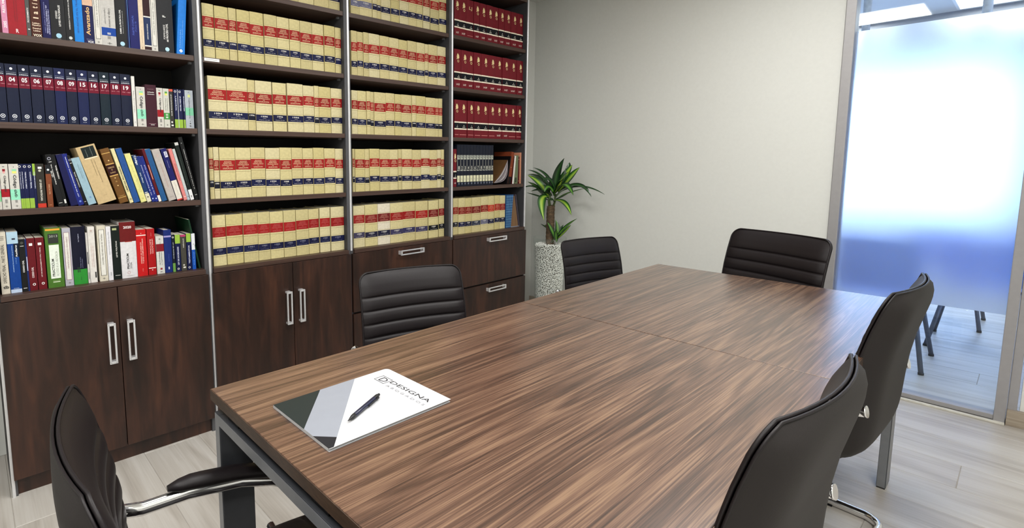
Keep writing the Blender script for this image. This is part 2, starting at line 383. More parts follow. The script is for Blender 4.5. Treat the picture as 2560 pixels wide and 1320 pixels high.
def disc(m, t, b, y, z, r, n=14, e=.0008, sz=1):
    vs = [(bulge(min(max(y, 0), t), t, b)+e, y+r*math.cos(2*math.pi*k/n), z+sz*r*math.sin(2*math.pi*k/n)) for k in range(n)]
    return m.add(vs, [tuple(range(n))])
def book(y0, t, z, h, col, label, lean=0, hard=False, dep=None, dx=0, rough=.5, group=None, bands=(), texts=(), marks=(), cat='book', pagecol=None, bl=None):
    dep = dep or (.165 if h > .2 else .115)
    b = bl if bl is not None else (min(.0028, t*.06) if hard else min(.0008, t*.03)); brd = .0022 if hard else .0006
    zz = z+.0003; yy = y0
    if lean < 0: zz += t*math.sin(-R(lean))
    m = mat('book cover '+col, col, rough, var=.07, scale=90, spec=.22, deep=True) if isinstance(col, str) else col
    r = cover_mb(t, h, dep, brd, b).obj('book', m); r.location = (XS+dx, yy, zz); r.rotation_euler = (R(lean), 0, 0)
    tag(r, label, cat, group)
    MB().box(-dep+.003, -brd*2-b, brd*1.02, t-brd*1.02, .003 if hard else .0005, h-(.003 if hard else .0006)).obj('page_block', pagecol or M_paper, r)
    by = {}
    for q in bands:
        z0, z1, c = q[:3]; f0, f1 = (q[3] if len(q) > 3 else (0, 1))
        by.setdefault(c, []).append((f0*t, f1*t, z0, z1))
    for c, ls in by.items():
        mb = mat('band '+c, c, .6, var=.06, scale=90, spec=.2, deep=True); thin = [q for q in ls if q[3]-q[2] < .006]; e_ = .0003+.0001*list(by).index(c)
        for q in ls:
            if q not in thin: mm = MB(); strip(mm, t, b, *q, e_); mm.obj('spine_band', mb, r, fix=False)
        if thin:
            mm = MB()
            for q in thin: strip(mm, t, b, *q, e_)
            o = mm.obj('spine_rule' if len(thin) == 1 else 'spine_rules', mb, r, fix=False)
            if len(thin) > 1: o['kind'] = 'stuff'
    bt = {}
    for q in texts: bt.setdefault(q[6], []).append(q)
    for q in marks: bt.setdefault(q[-1], []).append(q)
    for c, ls in bt.items():
        mm = MB()
        for q in ls:
            if q[0] == 'ring': ring(mm, t, b, q[1]*t, q[2], q[3], q[4])
            elif q[0] == 'disc': disc(mm, t, b, q[1]*t, q[2], q[3])
            elif q[0] == 'rect': strip(mm, t, b, q[1]*t, q[2]*t, q[3], q[4], .0009)
            else:
                body, d, a0, a1, fy, ext = q[:6]; bold = q[7] if len(q) > 7 else False
                put_text(mm, t, b, body, d, a0, a1, fy*t, ext*t, bold)
        o = mm.obj('spine_lettering', mat('ink '+c, c, .55, var=.03), r, fix=False)
        if len(ls) > 1 and all(q[0] in ('ring', 'disc', 'rect') for q in ls): o['kind'] = 'stuff'
    return r
ORD = ['first', 'second', 'third', 'fourth', 'fifth', 'sixth', 'seventh', 'eighth', 'ninth', 'tenth', 'eleventh', 'twelfth', 'thirteenth', 'fourteenth']
SHELF = {'0': 'top', 'A': 'second', 'B': 'third', 'C': 'fourth', 'D': 'lowest'}
BN = {'2': 'second', '3': 'third', '4': 'fourth'}
# ---- cream law volumes: bay, shelf, edges of the spines, heights
CREAM = {
'20': [1.1394, 1.2199, 1.3059, 1.3956, 1.4843, 1.5545],
'2A': [.8173, .8728, .9392, .9777, 1.0426, 1.1126, 1.1822, 1.2492, 1.3086, 1.3792, 1.449, 1.5173, 1.5554],
'2B': [.8266, .9145, 1.0172, 1.0558, 1.1431, 1.2265, 1.3166, 1.382, 1.4111, 1.4842, 1.5547],
'2C': [.8179, .8394, .8668, .9438, 1.0214, 1.0969, 1.1753, 1.2419, 1.3058, 1.368, 1.4345, 1.5031, 1.5545],
'2D': [.818, .8854, .9682, 1.0443, 1.1103, 1.1844, 1.2544, 1.3296, 1.3925, 1.4677, 1.5546],
'30': [1.6207, 1.6814, 1.7687, 1.8023, 1.8307, 1.9002, 1.9642, 2.0347, 2.0993, 2.1496, 2.2085, 2.2829, 2.3458],
'3A': [1.6208, 1.6619, 1.7026, 1.7412, 1.8176, 1.8862, 1.9583, 2.0247, 2.0969, 2.1619, 2.1932, 2.268, 2.3415],
'3B': [1.618, 1.6585, 1.7191, 1.7472, 1.7728, 1.8572, 1.9232, 1.9739, 2.056, 2.09, 2.1676, 2.2493, 2.2824, 2.3142],
'3C': [1.6187, 1.6348, 1.7024, 1.7355, 1.8075, 1.8833, 1.9462, 1.9744, 2.0558, 2.1283, 2.2028, 2.2689, 2.3044, 2.3317],
'3D': [1.618, 1.6968, 1.788, 1.8818, 1.9816, 2.0821, 2.1852, 2.2837, 2.3328],
'4D': [2.4135, 2.4612, 2.527, 2.5931, 2.6822, 2.7592, 2.8279, 2.8871, 2.9475]}
YEARS = {'2A': '1989 1989 1990 1991 1990 1990 1990 1990 1990 1990 1990 1991', '2B': '1994 1994 1996 1996 1996 1996 1996 1995 1997 1997', '2C': '1990 1990 1993 1993 1993 1994 1998 1998 1998 1998 1998 1998',
 '2D': '1980 1980 1981 1981 1982 1982 1983 1983 1983 1984'}
GAPS = {'2B': {4: .010}, '2D': {8: .012, 0: .004}, '2A': {0: .003, 1: .003, 3: .002, 5: .003, 9: .003, 10: .004}, '3D': {6: .014}, '30': {1: .003, 8: .004, 9: .004, 10: .004}, '3C': {0: .002}, '4D': {5: .004, 6: .003}}
CR = ['#c9bd8a', '#c4b785', '#ccc090', '#c0b483', '#c8bb89', '#cdc298', '#c3b67f']
REDL = ['#a81f1f', '#9f1c1c', '#b02222']; NAVL = ['#1c2150', '#191c45', '#20254f']
# words on the red label, wide and slim version
LW = [('ARANZADI', .50, .022), ('REPERTORIO', .58, .028), ('CRONOLOGICO', .78, .030), ('DE', .12, .018), ('LEGISLACION', .66, .030)]
rb = random.Random(21)
TMESH = {}
def cream_book(key, i, y0, y1, n):
    bay, row = key[0], key[1]; gap = GAPS.get(key, {}).get(i, .0020); t = y1-y0-gap-.0006; h = .2425+rb.uniform(-.0025, .0025); z = ZS[row]
    col = CR[rb.randrange(7)]; red = REDL[rb.randrange(3)]; nav = NAVL[rb.randrange(3)]; inkr = '#e8c8a0'; inkn = '#d8d4cc'
    if key == '2D' : inkr = '#c0605a'; inkn = '#7d7f92'
    if key == '3D':
        nav = ['#4a4560', '#2c2a48', '#262744', '#433f62', '#3b3862', '#454064', '#15181f', '#15181f'][i]; red = ['#a82a26', '#8f2320', '#7d2020', '#a5211e', '#a01c1c', '#b3241f', '#7d1414', '#8a1818'][i]; inkr = '#c98a78'
        if i == 2: col = '#d9d0ba'
    if key == '4D':
        nav = ['#1b1b2a', '#1d2150', '#1d2045', '#3a4055', '#6a6a80', '#1e2148', '#191c45', '#191c40'][i]; red = ['#96201c', '#8f1c1a', '#8f1c1a', '#7d1818', '#94201c', '#c33525', '#b82a22', '#9a1f1c'][i]; inkr = '#d8a080'
    if key == '30' and i < 2: nav = '#6b6c85'
    slim = t < .036
    if slim and key[1] in 'BC' : nav = '#171b30'
    dx = rb.uniform(-.0035, .001)
    bz = rb.uniform(-.004, .004)
    lab = '%s%s cream law volume from the left on the %s shelf of the %s bay' % ('slim ' if slim else '', ORD[i] if n < 15 else str(i+1), SHELF[row], BN[bay])
    b = .0022
    e = (.015, .985)
    rz0, rz1 = .137+bz, .184+bz; nz0, nz1 = .051+bz, .083+bz
    bands = [(rz0, rz1, red), (nz0, nz1, nav)]
    fr = '#e2d5a4'; dk = '#8e8052'
    for zc in (rz1+.003, rz0-.003, nz1+.0028, nz0-.0028): bands.append((zc-.0009, zc+.0009, fr))
    for zc in (rz1+.0058, rz0-.0085, nz1+.0056, nz0-.0075): bands.append((zc-.0005, zc+.0005, dk))
    tx = []
    zt = rz1-.005
    for body, wf, hh in LW:
        if slim:
            wf = min(.8, wf*1.25); body = {'CRONOLOGICO': 'REPERT.', 'REPERTORIO': 'INDICE', 'LEGISLACION': 'LEGISL.'}.get(body, body)
        g = hh*.225; tx.append((body, 'h', zt-g, zt, .5, wf*.95, inkr)); zt -= g+.0021
    yr = (YEARS.get(key, '').split() or ['19%d' % (78+(i*7+ord(row)) % 20)]*20)[i]
    tx.append((yr, 'h', nz1-.0125, nz1-.005, .5, .42 if not slim else .7, inkn, True))
    if not slim:
        tx.append(('TOMO II', 'h', nz1-.0185, nz1-.0155, .5, .2, inkn)); tx.append(('Marginales 1201-2400', 'h', nz0+.004, nz0+.0075, .5, .66, inkn))
    book(y0+gap/2, t, z, h, col, lab, 0, True, .165, dx, .6, 'cream law volumes on the %s shelf of the %s bay' % (SHELF[row], BN[bay]), bands, tx, bl=b)
for key, ed in CREAM.items():
    n = len(ed)-1
    for i in range(n): cream_book(key, i, ed[i], ed[i+1], n)
# ---- red volumes with a gold emblem
EMB = [(-.18, .5), (-.1, .36), (0, .4), (.1, .48), (.16, .34), (.3, .26), (.34, .1), (.42, -.02), (.32, -.1), (.28, -.2), (.1, -.22), (-.1, -.2), (-.3, -.3), (-.42, -.24), (-.26, -.1), (-.36, .02), (-.3, .16), (-.24, .28)]
RED = {'40': [2.4149, 2.4641, 2.5292, 2.596, 2.6565, 2.7184, 2.7858, 2.8469, 2.9083, 2.9809, 3.0499, 3.1168],
'4A': [2.4152, 2.4798, 2.5364, 2.6001, 2.6733, 2.7481, 2.8215, 2.8921, 2.9644, 3.0522, 3.1215],
'4B': [2.4191, 2.4622, 2.5398, 2.6081, 2.6741, 2.7521, 2.8224, 2.8988, 2.9679, 3.0542, 3.1212]}
def red_book(y0, t, z, h, lab, grp, i, row, plain=False):
    tx = [(('I', 'II')[i % 2], 'h', .077, .083, .62, .06 if i % 2 == 0 else .12, '#d8d4c8', True), ('%d' % (1988+i//2+{'0': 0, 'A': 4, 'B': 9}[row]), 'h', .066, .073, .62, .34, '#d8d4c8', True)]
    mk = []
    if not plain:
        if row == 'B' and i not in (6, 7): mk.append(('rect', .1, .92, .0185, .0215, '#d98a86'))
        else: tx.append(('LA LEY', 'h', .019, .030, .55, .5, '#e8d8cc', True))
    else: mk.append(('rect', .12, .9, .0185, .0205, '#d98a86'))
    r = book(y0, t, z, h, '#7d1a26', lab, 0, True, .16, rb.uniform(-.003, .001), .5, grp,
        [(.062, .097, '#12141d'), (.0535, .062, '#efe2cc'), (.097, .1055, '#efe2cc')], tx, mk, bl=min(.0024, t*.05))
    m = MB(); s = .050; b = min(.0024, t*.05); c = .191
    if plain: put_text(m, t, b, 'LJ', 'h', c-.012, c+.014, t*.55, t*.42)
    else:
        yc = t*.58 if i else t*.5; q = min(s*.62, t*.75)
        m.add([(.0008, yc+u*q, c+.006+v*s) for u, v in EMB], [tuple(range(len(EMB)))]); ring(m, t, b, yc+.003, c-.019, .0085, .003)
    e = m.obj('gold_emblem', M_gold, r, fix=False)
    return r
for key, ed in RED.items():
    row = key[1]; n = len(ed)-1
    for i in range(n):
        g = {('B', 2): .008, ('B', 9): .008, ('0', 8): .006, ('0', 3): .005}.get((row, i), .0014)
        pl = row == '0' and i == 2
        red_book(ed[i]+g*.6, ed[i+1]-ed[i]-g, ZS[row], .246, '%s red law volume with %s from the left on the %s shelf' % (ORD[i], 'a monogram' if pl else 'gold emblem', SHELF[row]), 'red law volumes on the %s shelf of the fourth bay' % SHELF[row], i, row, pl)
red_book(2.4145, .0285, ZS['C'], .249, 'slim red volume left of the twelve numbered dark volumes', None, 0, 'A')
NW = 'one two three four five six seven eight nine ten eleven twelve'.split()
NUM = [2.4437, 2.475, 2.5037, 2.5346, 2.5667, 2.5983, 2.6303, 2.661, 2.6933, 2.7231, 2.7511, 2.7819, 2.8078]
for i in range(12):
    t = NUM[i+1]-NUM[i]-.0012; h = .279
    book(NUM[i]+.0006, t, ZS['C'], h, '#1d2233', 'dark navy volume bearing number %s in a white frame' % NW[i], 0, True, .19, 0, .45, 'twelve numbered dark volumes',
        [(.181, .209, '#b9bcae', (.12, .95)), (.105, .21, '#cfd0c2', (.1, .17)), (.105, .109, '#cfd0c2', (.1, .95)), (.030, .073, '#d9d6b4', (.1, .95))],
        [('%d' % (i+1), 'h', .113, .136, .62, .30 if i < 9 else .52, '#ece9d8', True), ('VOL', 'h', .046, .053, .5, .4, '#6d6b58'), ('S', 'h', .188, .207, .55, .5, '#3a3f48', True)],
        [('rect', .42, .82, .013, .025, '#6a7080')], bl=.0012)
# ---------------------------------------------------------------- encyclopedia, third shelf of the first bay
zB = ZS['B']
ENC = [.0549, .0872, .1257, .1617, .2013, .2375, .2756, .3131, .3515, .3903, .4283, .4674, .5077]
EWD = 'three four five six seven eight nine fifteen sixteen seventeen eighteen nineteen'.split()
EN = ['03', '04', '05', '06', '07', '08', '09', '15', '16', '17', '18', '19']
EW = ['cap - cano', 'con - cons', 'com - con', 'con - cue', 'cue - der', 'der - dom', 'dot - exc', 'obj - pat', 'pat - per', 'per - pro', 'pro - rec', 'rec - sus']
for i in range(12):
    t = ENC[i+1]-ENC[i]-.0024
    col = '#16203f' if i != 9 else '#152a38'
    if i in (5, 7): col = '#182458'
    book(ENC[i]+.0012, t, zB, .2145, col, 'navy encyclopedia volume with wine red band marked %s' % EWD[i], 0, True, .16, rb.uniform(-.002, .001), .45, 'numbered navy encyclopedia volumes',
         [(.128, .172, '#7d1630')],
         [('JURIDICA', 'h', .1745, .1795, .5, .82, '#e4e6ec', True), ('ENCICLOPEDIA', 'h', .1832, .1852, .5, .8, '#b9bfce'), (EN[i], 'h', .150, .1665, .52, .52, '#f4f0ee', True), (EW[i], 'h', .1385, .1425, .55, .8, '#d79aa2'), ('LA LEY', 'h', .0085, .0115, .5, .34, '#c8ccd8')],
         [('disc', .5, .1975, .0046, '#e4e6ec'), ('ring', .5, .0235, .0075, .0021, '#e4e6ec'), ('rect', .42, .58, .0215, .0255, '#e4e6ec')], bl=.0018)
# ---------------------------------------------------------------- assorted books of the first bay
zA, zC, zD = ZS['A'], ZS['C'], ZS['D']
W_, K_ = '#e9e8e4', '#1a1a1c'
def em(fy, z, c): return [('rect', fy-.03, fy+.03, z-.004, z+.004, c), ('rect', fy-.16, fy+.16, z-.0008, z+.0008, c), ('disc', fy, z, .0016, c)]
def A(y0, y1, *a, **k): return book(y0, y1-y0, zA, k.pop('h', .24), *a, **k)
A(.0745, .0912, '#551122', 'narrow maroon book at the far left of the topmost shelf')
A(.092, .1096, '#d08aa8', 'pink paperback between the maroon and red books', texts=[('RESUMEN', 'u', .075, .14, .5, .45, '#f0e4ea', True), ('2005', 'u', .022, .046, .55, .55, '#f4ecf0', True)])
A(.1105, .165, '#b0202c', 'thick bright red book on the topmost shelf', texts=[('DERECHO ADMINISTRATIVO', 'u', .05, .16, .40, .05, '#74161e'), ('PARTE GENERAL', 'u', .05, .13, .52, .05, '#74161e'), ('R', 'h', .009, .023, .48, .16, '#f0d8d8', True)])
A(.1656, .178, '#5c5c5a', 'thin grey book with a white title bar', texts=[('PROCEDIMIENTO', 'u', .052, .105, .5, .4, '#e4e4e2', True)], marks=[('rect', .3, .8, .026, .029, '#f0f0ee')])
A(.1795, .2125, '#54281b', 'brown latin dictionary with cream letters', texts=[('l', 'u', .070, .0745, .5, .5, '#e8cdb0', True), ('a', 'u', .086, .096, .55, .4, '#e8cdb0', True), ('t', 'u', .107, .114, .5, .5, '#e8cdb0', True), ('í', 'u', .122, .127, .5, .5, '#e8cdb0', True), ('n', 'u', .135, .146, .55, .4, '#e8cdb0', True),
   ('Latino-', 'h', .050, .056, .5, .72, '#efd9c0', True), ('Español', 'h', .0415, .0480, .5, .76, '#efd9c0', True), ('Español', 'h', .030, .0365, .52, .76, '#efd9c0', True), ('Latino', 'h', .0225, .0280, .52, .66, '#efd9c0', True), ('VOX', 'h', .004, .0135, .55, .82, '#f8f0d8', True)])
A(.2145, .2412, '#17175c', 'dark blue book with three small rising title lines', texts=[('CUERPO GENERAL DE ADMINISTRACION', 'u', .022, .135, .35, .12, '#8f93cf'), ('TEMARIO DE LA PARTE GENERAL Y TEST', 'u', .020, .125, .6, .15, '#c3c6ea', True), ('SUPUESTOS PRACTICOS VOL I', 'u', .018, .110, .82, .14, '#c3c6ea', True)])
A(.2420, .2894, '#27282b', 'wide black book with blue disc, fourth of the topmost black spines from right', texts=[('CODIGO', 'u', .080, .110, .42, .13, W_, True), ('LEYES PROCESALES', 'u', .053, .132, .62, .14, W_, True), ('LA LEY', 'h', .0035, .006, .5, .3, '#9aa')], marks=[('disc', .5, .017, .0092, '#9fcbe0'), ('disc', .55, .0165, .0022, '#27404c')])
A(.2904, .3172, '#252628', 'narrower black book with grey disc beside the bright blue one', texts=[('SUSPENSION Y SUSTITUCION DE LA PENA', 'u', .046, .165, .5, .16, '#dcdcda', True)], marks=[('disc', .52, .014, .006, '#c6cccb'), ('disc', .56, .0135, .0016, '#44484a'), ('rect', .35, .8, .0035, .0045, '#8a8a88')])
A(.3184, .3496, '#1b86e0', 'bright blue book with dark title on the topmost shelf', texts=[('SEGURIDAD EN EL TRABAJO', 'u', .036, .185, .45, .24, '#173a86')])
A(.3506, .3856, '#191d5a', 'navy dictionary with rising gold title', texts=[('Avanzado', 'u', .034, .142, .45, .42, '#e2b878', True), ('VOX', 'h', .004, .0135, .62, .6, '#f2f0f0', True), ('ESPAÑOL', 'h', .0165, .020, .55, .66, '#8f93b8')], bands=[(.148, .24, '#d9b49a')])
def framed(y0, y1, lab, z=None, h=.24, t1='COMENTARIOS AL CODIGO', col='#cfccc4', ink='#5a5955', f0=.17, f1=.83):
    return book(y0, y1-y0, z or zA, h, col, lab, bands=[(.024, h*.93, ink, (f0, f1)), (.0255, h*.925, '#dcdad2', (f0+.05, f1-.05))], texts=[(t1, 'd', .07, h*.85, .5, .18, ink)], marks=em(.5, .012, '#77756f'))
framed(.387, .4132, 'white book with thin outlined panel, beside the navy dictionary')
A(.4136, .4646, '#c2bfba', 'light grey code book with a blue block', bands=[(.042, .0735, '#1f4fae')], texts=[('Código de comercio', 'd', .076, .15, .58, .2, '#2e2e30'), ('y legislación mercantil', 'd', .088, .15, .28, .12, '#4a4a4c')], marks=[('rect', .38, .62, .051, .0535, W_), ('rect', .38, .62, .047, .049, W_), ('rect', .38, .6, .029, .04, '#8a8884')]+em(.5, .012, '#6b6963'))
A(.4665, .5050, '#232427', 'black book with two slanted white lines and blue disc', texts=[('SUMMA de PROBATICA CIVIL', 'u', .056, .152, .42, .16, W_, True), ('Cómo probar los hechos en el proceso civil', 'u', .058, .148, .66, .11, '#cfcfcd')], marks=[('disc', .52, .0165, .0088, '#a9d2e4'), ('disc', .56, .016, .002, '#27404c'), ('rect', .3, .75, .004, .005, '#8a8a88')])
A(.5056, .5148, '#101a4c', 'very thin navy book with pale blue edge', bands=[(0, .24, '#4a6fb0', (.6, .9))])
A(.5166, .5526, '#1a1d74', 'royal blue book with faint blue title in capitals', texts=[('PARTE COMUN', 'u', .058, .135, .38, .22, '#4a62c4'), ('(Tomo II)', 'u', .072, .114, .68, .2, '#4a62c4')])
A(.5535, .5712, '#dcc8ae', 'slim cream book beside the royal blue one', marks=[('rect', .48, .56, .03, .085, '#b9a488'), ('disc', .5, .012, .002, '#9c8568'), ('rect', .3, .7, .006, .0075, '#b9a488')])
A(.5720, .5984, '#1d3160', 'navy book with brown ends and white rules', bands=[(0, .0045, '#e0dcd4'), (.0045, .018, '#43262a'), (.018, .0235, '#e4e0d8'), (.138, .143, '#e4e0d8'), (.143, .24, '#43262a')], texts=[('DERECHO PENAL PARTE ESPECIAL', 'u', .048, .112, .5, .14, W_, True)])
framed(.5990, .6238, 'white book with outlined panel, left of the wide black form book', t1='TEORIA GENERAL DEL PROCESO')
A(.6250, .6894, '#27282c', 'widest black book, with an F on its spine, next to a leaning blue one', texts=[('FORMULARIOS', 'u', .058, .118, .42, .12, W_), ('del PROCESO CIVIL', 'u', .048, .124, .60, .13, W_, True), ('F', 'u', .150, .158, .45, .2, W_, True), ('LA LEY', 'h', .0035, .006, .58, .22, '#9aa')], marks=[('disc', .56, .0165, .0088, '#b2d8e8'), ('disc', .58, .016, .002, '#27404c')])
A(.6995, .7332, '#1a80e0', 'bright blue book leaning right at the end of the topmost shelf', lean=-4.5, h=.25, texts=[('Prevención de Riesgos Laborales', 'u', .03, .15, .62, .1, '#8cc4f4'), ('MANUAL', 'u', .03, .11, .38, .1, '#8cc4f4')], marks=[('rect', .3, .72, .013, .019, '#e4f0fa'), ('rect', .42, .6, .009, .023, '#e4f0fa')])
# third shelf, right part
def BB(y0, y1, h, *a, **k): return book(y0, y1-y0, zB, h, *a, **k)
BB(.5102, .5222, .2095, '#dcdad4', 'thin white book right of the encyclopedia', texts=[('MEMENTO PRACTICO PROCESAL', 'd', .06, .15, .5, .3, '#8a8884')], marks=[('rect', .4, .6, .018, .020, '#6a6a68')])
def civil(y0, y1, z, h, lab):
    t = y1-y0
    return book(y0, t, z, h, '#c9c6bf', lab, bands=[(.034, .074, '#8fd8b8'), (.134, .1425, '#e0dc78', (.33, .78)), (.1425, .15, '#8fd0a8', (.33, .78))],
        texts=[('Código civil', 'd', .048, .128, .52, .42, K_, True), ('1', 'h', .156, .160, .52, .05, '#444')], marks=[('rect', .42, .66, .024, .034, '#8a8884'), ('rect', .45, .62, .044, .0455, K_)]+em(.55, .011, '#77756f'))
def penal(y0, y1, z, h, lab):
    t = y1-y0
    return book(y0, t, z, h, '#c9c6bd', lab, bands=[(.046, .076, '#b01c28'), (.142, .151, '#9c2430', (.32, .66)), (.135, .142, '#e0a09c', (.36, .62))],
        texts=[('Código penal', 'd', .066, .126, .52, .36, K_, True)], marks=[('rect', .36, .66, .023, .037, '#8a8884'), ('rect', .38, .62, .043, .0445, '#eee'), ('rect', .35, .6, .158, .161, '#777')]+em(.5, .011, '#77756f'))
civil(.5262, .5599, zB, .168, 'white pocket code with mint block, right of the thin white book')
BB(.5615, .6049, .180, '#4a1a2c', 'maroon book between two white pocket codes', texts=[('LEY de ENJUICIAMIENTO', 'h', .160, .1625, .5, .6, '#c49aa4'), ('de Derecho', 'h', .146, .151, .5, .6, W_, True), ('Administrativo', 'h', .138, .142, .5, .66, W_, True)], marks=[('rect', .2, .82, .014, .015, '#c49aa4'), ('rect', .35, .7, .009, .011, W_)])
penal(.6062, .6310, zB, .1695, 'white pocket code with red block on the encyclopedia shelf')
BB(.6327, .6564, .169, '#c6c6bb', 'white pocket text with green and yellow squares', bands=[(.036, .064, '#3f9440'), (.148, .156, '#5a9c48', (.3, .72)), (.140, .148, '#e0e070', (.3, .72))], texts=[('Texto Refundido de la Ley', 'd', .074, .128, .66, .2, '#333'), ('General de la Seguridad', 'd', .074, .128, .36, .18, '#333')], marks=[('rect', .3, .7, .056, .059, W_), ('rect', .3, .7, .05, .0525, W_), ('rect', .3, .7, .042, .046, W_)]+em(.5, .012, '#77756f'))
BB(.6571, .6734, .1682, '#3a3834', 'dark grey pocket book with coral top', bands=[(.158, .1682, '#d8604c')], texts=[('LEY DE CONTRATOS DEL SECTOR', 'd', .052, .145, .5, .28, '#d8d6d0', True)], marks=[('disc', .45, .025, .004, '#d8d6d0'), ('rect', .25, .8, .008, .014, W_)])
def navyg(y0, y1, z, h, lab, down=True, word='LEY CONCURSAL', g0=0, g1=.038, thin=False):
    t = y1-y0; fy = .5
    mk = [('ring', .42, h-.010 if down else .012, .0045, .0016, W_)] if not thin else []
    a, b = (.075, h-.03) if down else (.03, h-.055)
    return book(y0, t, z, h, '#161f52', lab, bands=[(g0, g1, '#93b544')], texts=[(word, 'd' if down else 'u', a, b, fy, .3 if not thin else .5, '#d4d8ea', True)], marks=mk)
navyg(.6769, .6919, zB, .1697, 'navy pocket book with lime foot, right of the coral-topped one', word='LABORAL')
BB(.6925, .6946, .1688, '#c8ccd0', 'very thin pale booklet between the navy pocket books')
navyg(.6950, .7119, zB, .1695, 'second navy pocket book with lime foot on the encyclopedia shelf', word='LEY GENERAL TRIBUTARIA')
navyg(.7147, .7223, zB, .1708, 'thin navy pocket book left of the pale grey last book', word='SUCESIONES', thin=True)
BB(.7240, .7591, .1691, '#a9b0b8', 'pale grey pocket book with mint patch, last on the encyclopedia shelf', bands=[(.058, .092, '#7cc4a0'), (.138, .150, '#d0d888', (.35, .65))], texts=[('Legislación hipotecaria', 'd', .045, .132, .5, .2, '#333'), ('1', 'h', .158, .162, .45, .05, '#333')], marks=[('rect', .48, .56, .03, .033, '#333'), ('rect', .45, .6, .02, .024, '#333')]+em(.52, .011, '#55534f'))
# ---------------------------------------------------------------- fourth shelf, upright pocket books then the leaning row
def CB(y0, t, h, col, lab, **k): return book(y0, t, zC, h, col, lab, **k)
CB(.0279, .0169, .170, '#c9c6bd', 'white pocket code with pale green foot, far left of its shelf', bands=[(.03, .07, '#7fbf8c')], marks=em(.5, .011, '#77756f'))
penal(.0463, .0707, zC, .1697, 'white pocket code with dark red block, beside the mint one, below the encyclopedia')
civil(.0731, .1024, zC, .1695, 'white pocket code with mint block on the shelf below the encyclopedia')
navyg(.1034, .1104, zC, .1694, 'first thin navy book with lime foot right of the mint code', word='LEY DE ARRENDAMIENTOS')
navyg(.1108, .1160, zC, .1693, 'thinnest navy book with lime foot right of the mint code', word='PROPIEDAD', thin=True)
navyg(.1166, .1297, zC, .1692, 'third navy book with lime foot right of the mint code', word='TRIBUNAL DE LA FAMILIA')
navyg(.1308, .1454, zC, .1691, 'fourth and widest navy book with lime foot right of the mint code', word='CODIGO PENAL')
navyg(.1461, .1540, zC, .1698, 'thin navy book with lime top beside the dark grey one', word='TRABAJADORES AUTONOMOS', g0=.125, g1=.1698, thin=True)
CB(.1550, .0269, .1696, '#35332d', 'dark grey pocket book with red foot', bands=[(0, .016, '#c83a2a')], texts=[('LEY GENERAL PENITENCIARIA', 'd', .026, .108, .5, .24, '#d8d6ca', True)], marks=[('rect', .3, .75, .150, .158, W_), ('disc', .5, .143, .0045, '#b9b6a6')])
CB(.1862, .0185, .1645, '#8a4a2c', 'narrow tan brown book with dark head', bands=[(.130, .1645, '#23272c')], texts=[('DERECHO CIVIL', 'd', .05, .09, .5, .3, '#d8a880')], marks=[('disc', .5, .146, .004, '#cfd4d8'), ('rect', .3, .7, .008, .0095, '#c88a60')])
def LB(y0, t, h, lean, col, lab, **k): return book(y0, t, zC, h, col, lab, lean=lean, **k)
LB(.2214, .0191, .2068, 8.9, '#17181a', 'leaning black code with two title lines', texts=[('LEY DE', 'u', .118, .142, .3, .24, W_, True), ('ENJUICIAMIENTO CIVIL', 'u', .088, .168, .6, .22, W_, True)], marks=[('ring', .5, .190, .006, .002, '#aab'), ('rect', .3, .8, .176, .178, W_), ('rect', .2, .8, .013, .0145, W_)])
LB(.2414, .0113, .2071, 9.1, '#151617', 'thin leaning black code beside the two-line one', texts=[('CODIGO PENAL', 'u', .11, .165, .5, .4, W_, True)], marks=[('rect', .25, .8, .012, .028, '#d8d8d4')])
LB(.2630, .0256, .2078, 10.9, '#171a58', 'wide leaning navy book without title')
LB(.2891, .0198, .2107, 13.0, '#1c2a86', 'leaning blue book with one white rising line', texts=[('LEY DE ENJUICIAMIENTO CRIMINAL', 'u', .035, .2, .55, .2, '#dfe6f6', True)], marks=[('disc', .5, .016, .004, '#6a86d0')])
LB(.3106, .0104, .2066, 14.2, '#141517', 'thin leaning black code left of the pale blue book', texts=[('CODIGO CIVIL', 'u', .075, .14, .5, .4, '#c8c8c6', True)], marks=[('ring', .5, .188, .004, .0015, '#aab'), ('rect', .2, .8, .174, .176, W_), ('rect', .2, .85, .014, .0155, W_)])
LB(.3241, .0284, .1949, 14.9, '#93b0bd', 'leaning pale blue grey book', texts=[('Introducción al Derecho', 'u', .11, .17, .5, .12, '#6a8694'), ('del Trabajo', 'u', .095, .16, .7, .1, '#6a8694')], marks=[('disc', .55, .030, .004, '#6e90b8')])
LB(.3592, .0690, .2410, 16.1, '#c3ab80', 'very thick leaning cream book with black title block', hard=True, bands=[(.192, .235, '#1c2a2a', (.22, .90)), (.187, .190, '#efe6cc', (.22, .92))], texts=[('Jurisprudencia', 'u', .115, .182, .52, .06, '#6b5836'), ('Responsabilidad Civil y Seguro', 'u', .085, .18, .66, .06, '#6b5836'), ('LA LEY', 'h', .030, .0325, .55, .16, '#7d6a48'), ('Repertorio', 'u', .196, .226, .42, .05, '#9aa49c'), ('de jurisprudencia', 'u', .196, .232, .68, .05, '#9aa49c')])
LB(.4389, .0325, .2344, 15.4, '#7a5326', 'leaning brown leather volume with dark red label', hard=True, rough=.42, bands=[(.122, .165, '#3a1216'), (.117, .121, '#c9a25c'), (.166, .170, '#c9a25c'), (.213, .216, '#c9a25c'), (.022, .0245, '#c9a25c')], texts=[('DERECHO', 'h', .150, .157, .5, .72, '#d4b07a'), ('DE', 'h', .141, .146, .5, .15, '#d4b07a'), ('DAÑOS', 'h', .129, .136, .5, .6, '#d4b07a'), ('TIRANT', 'h', .028, .032, .5, .6, '#c9a25c'), ('II', 'h', .09, .096, .5, .14, '#c9a25c')], marks=[('disc', .5, .183, .0028, '#d9b878'), ('disc', .5, .108, .0024, '#d9b878'), ('disc', .5, .075, .0024, '#d9b878')])
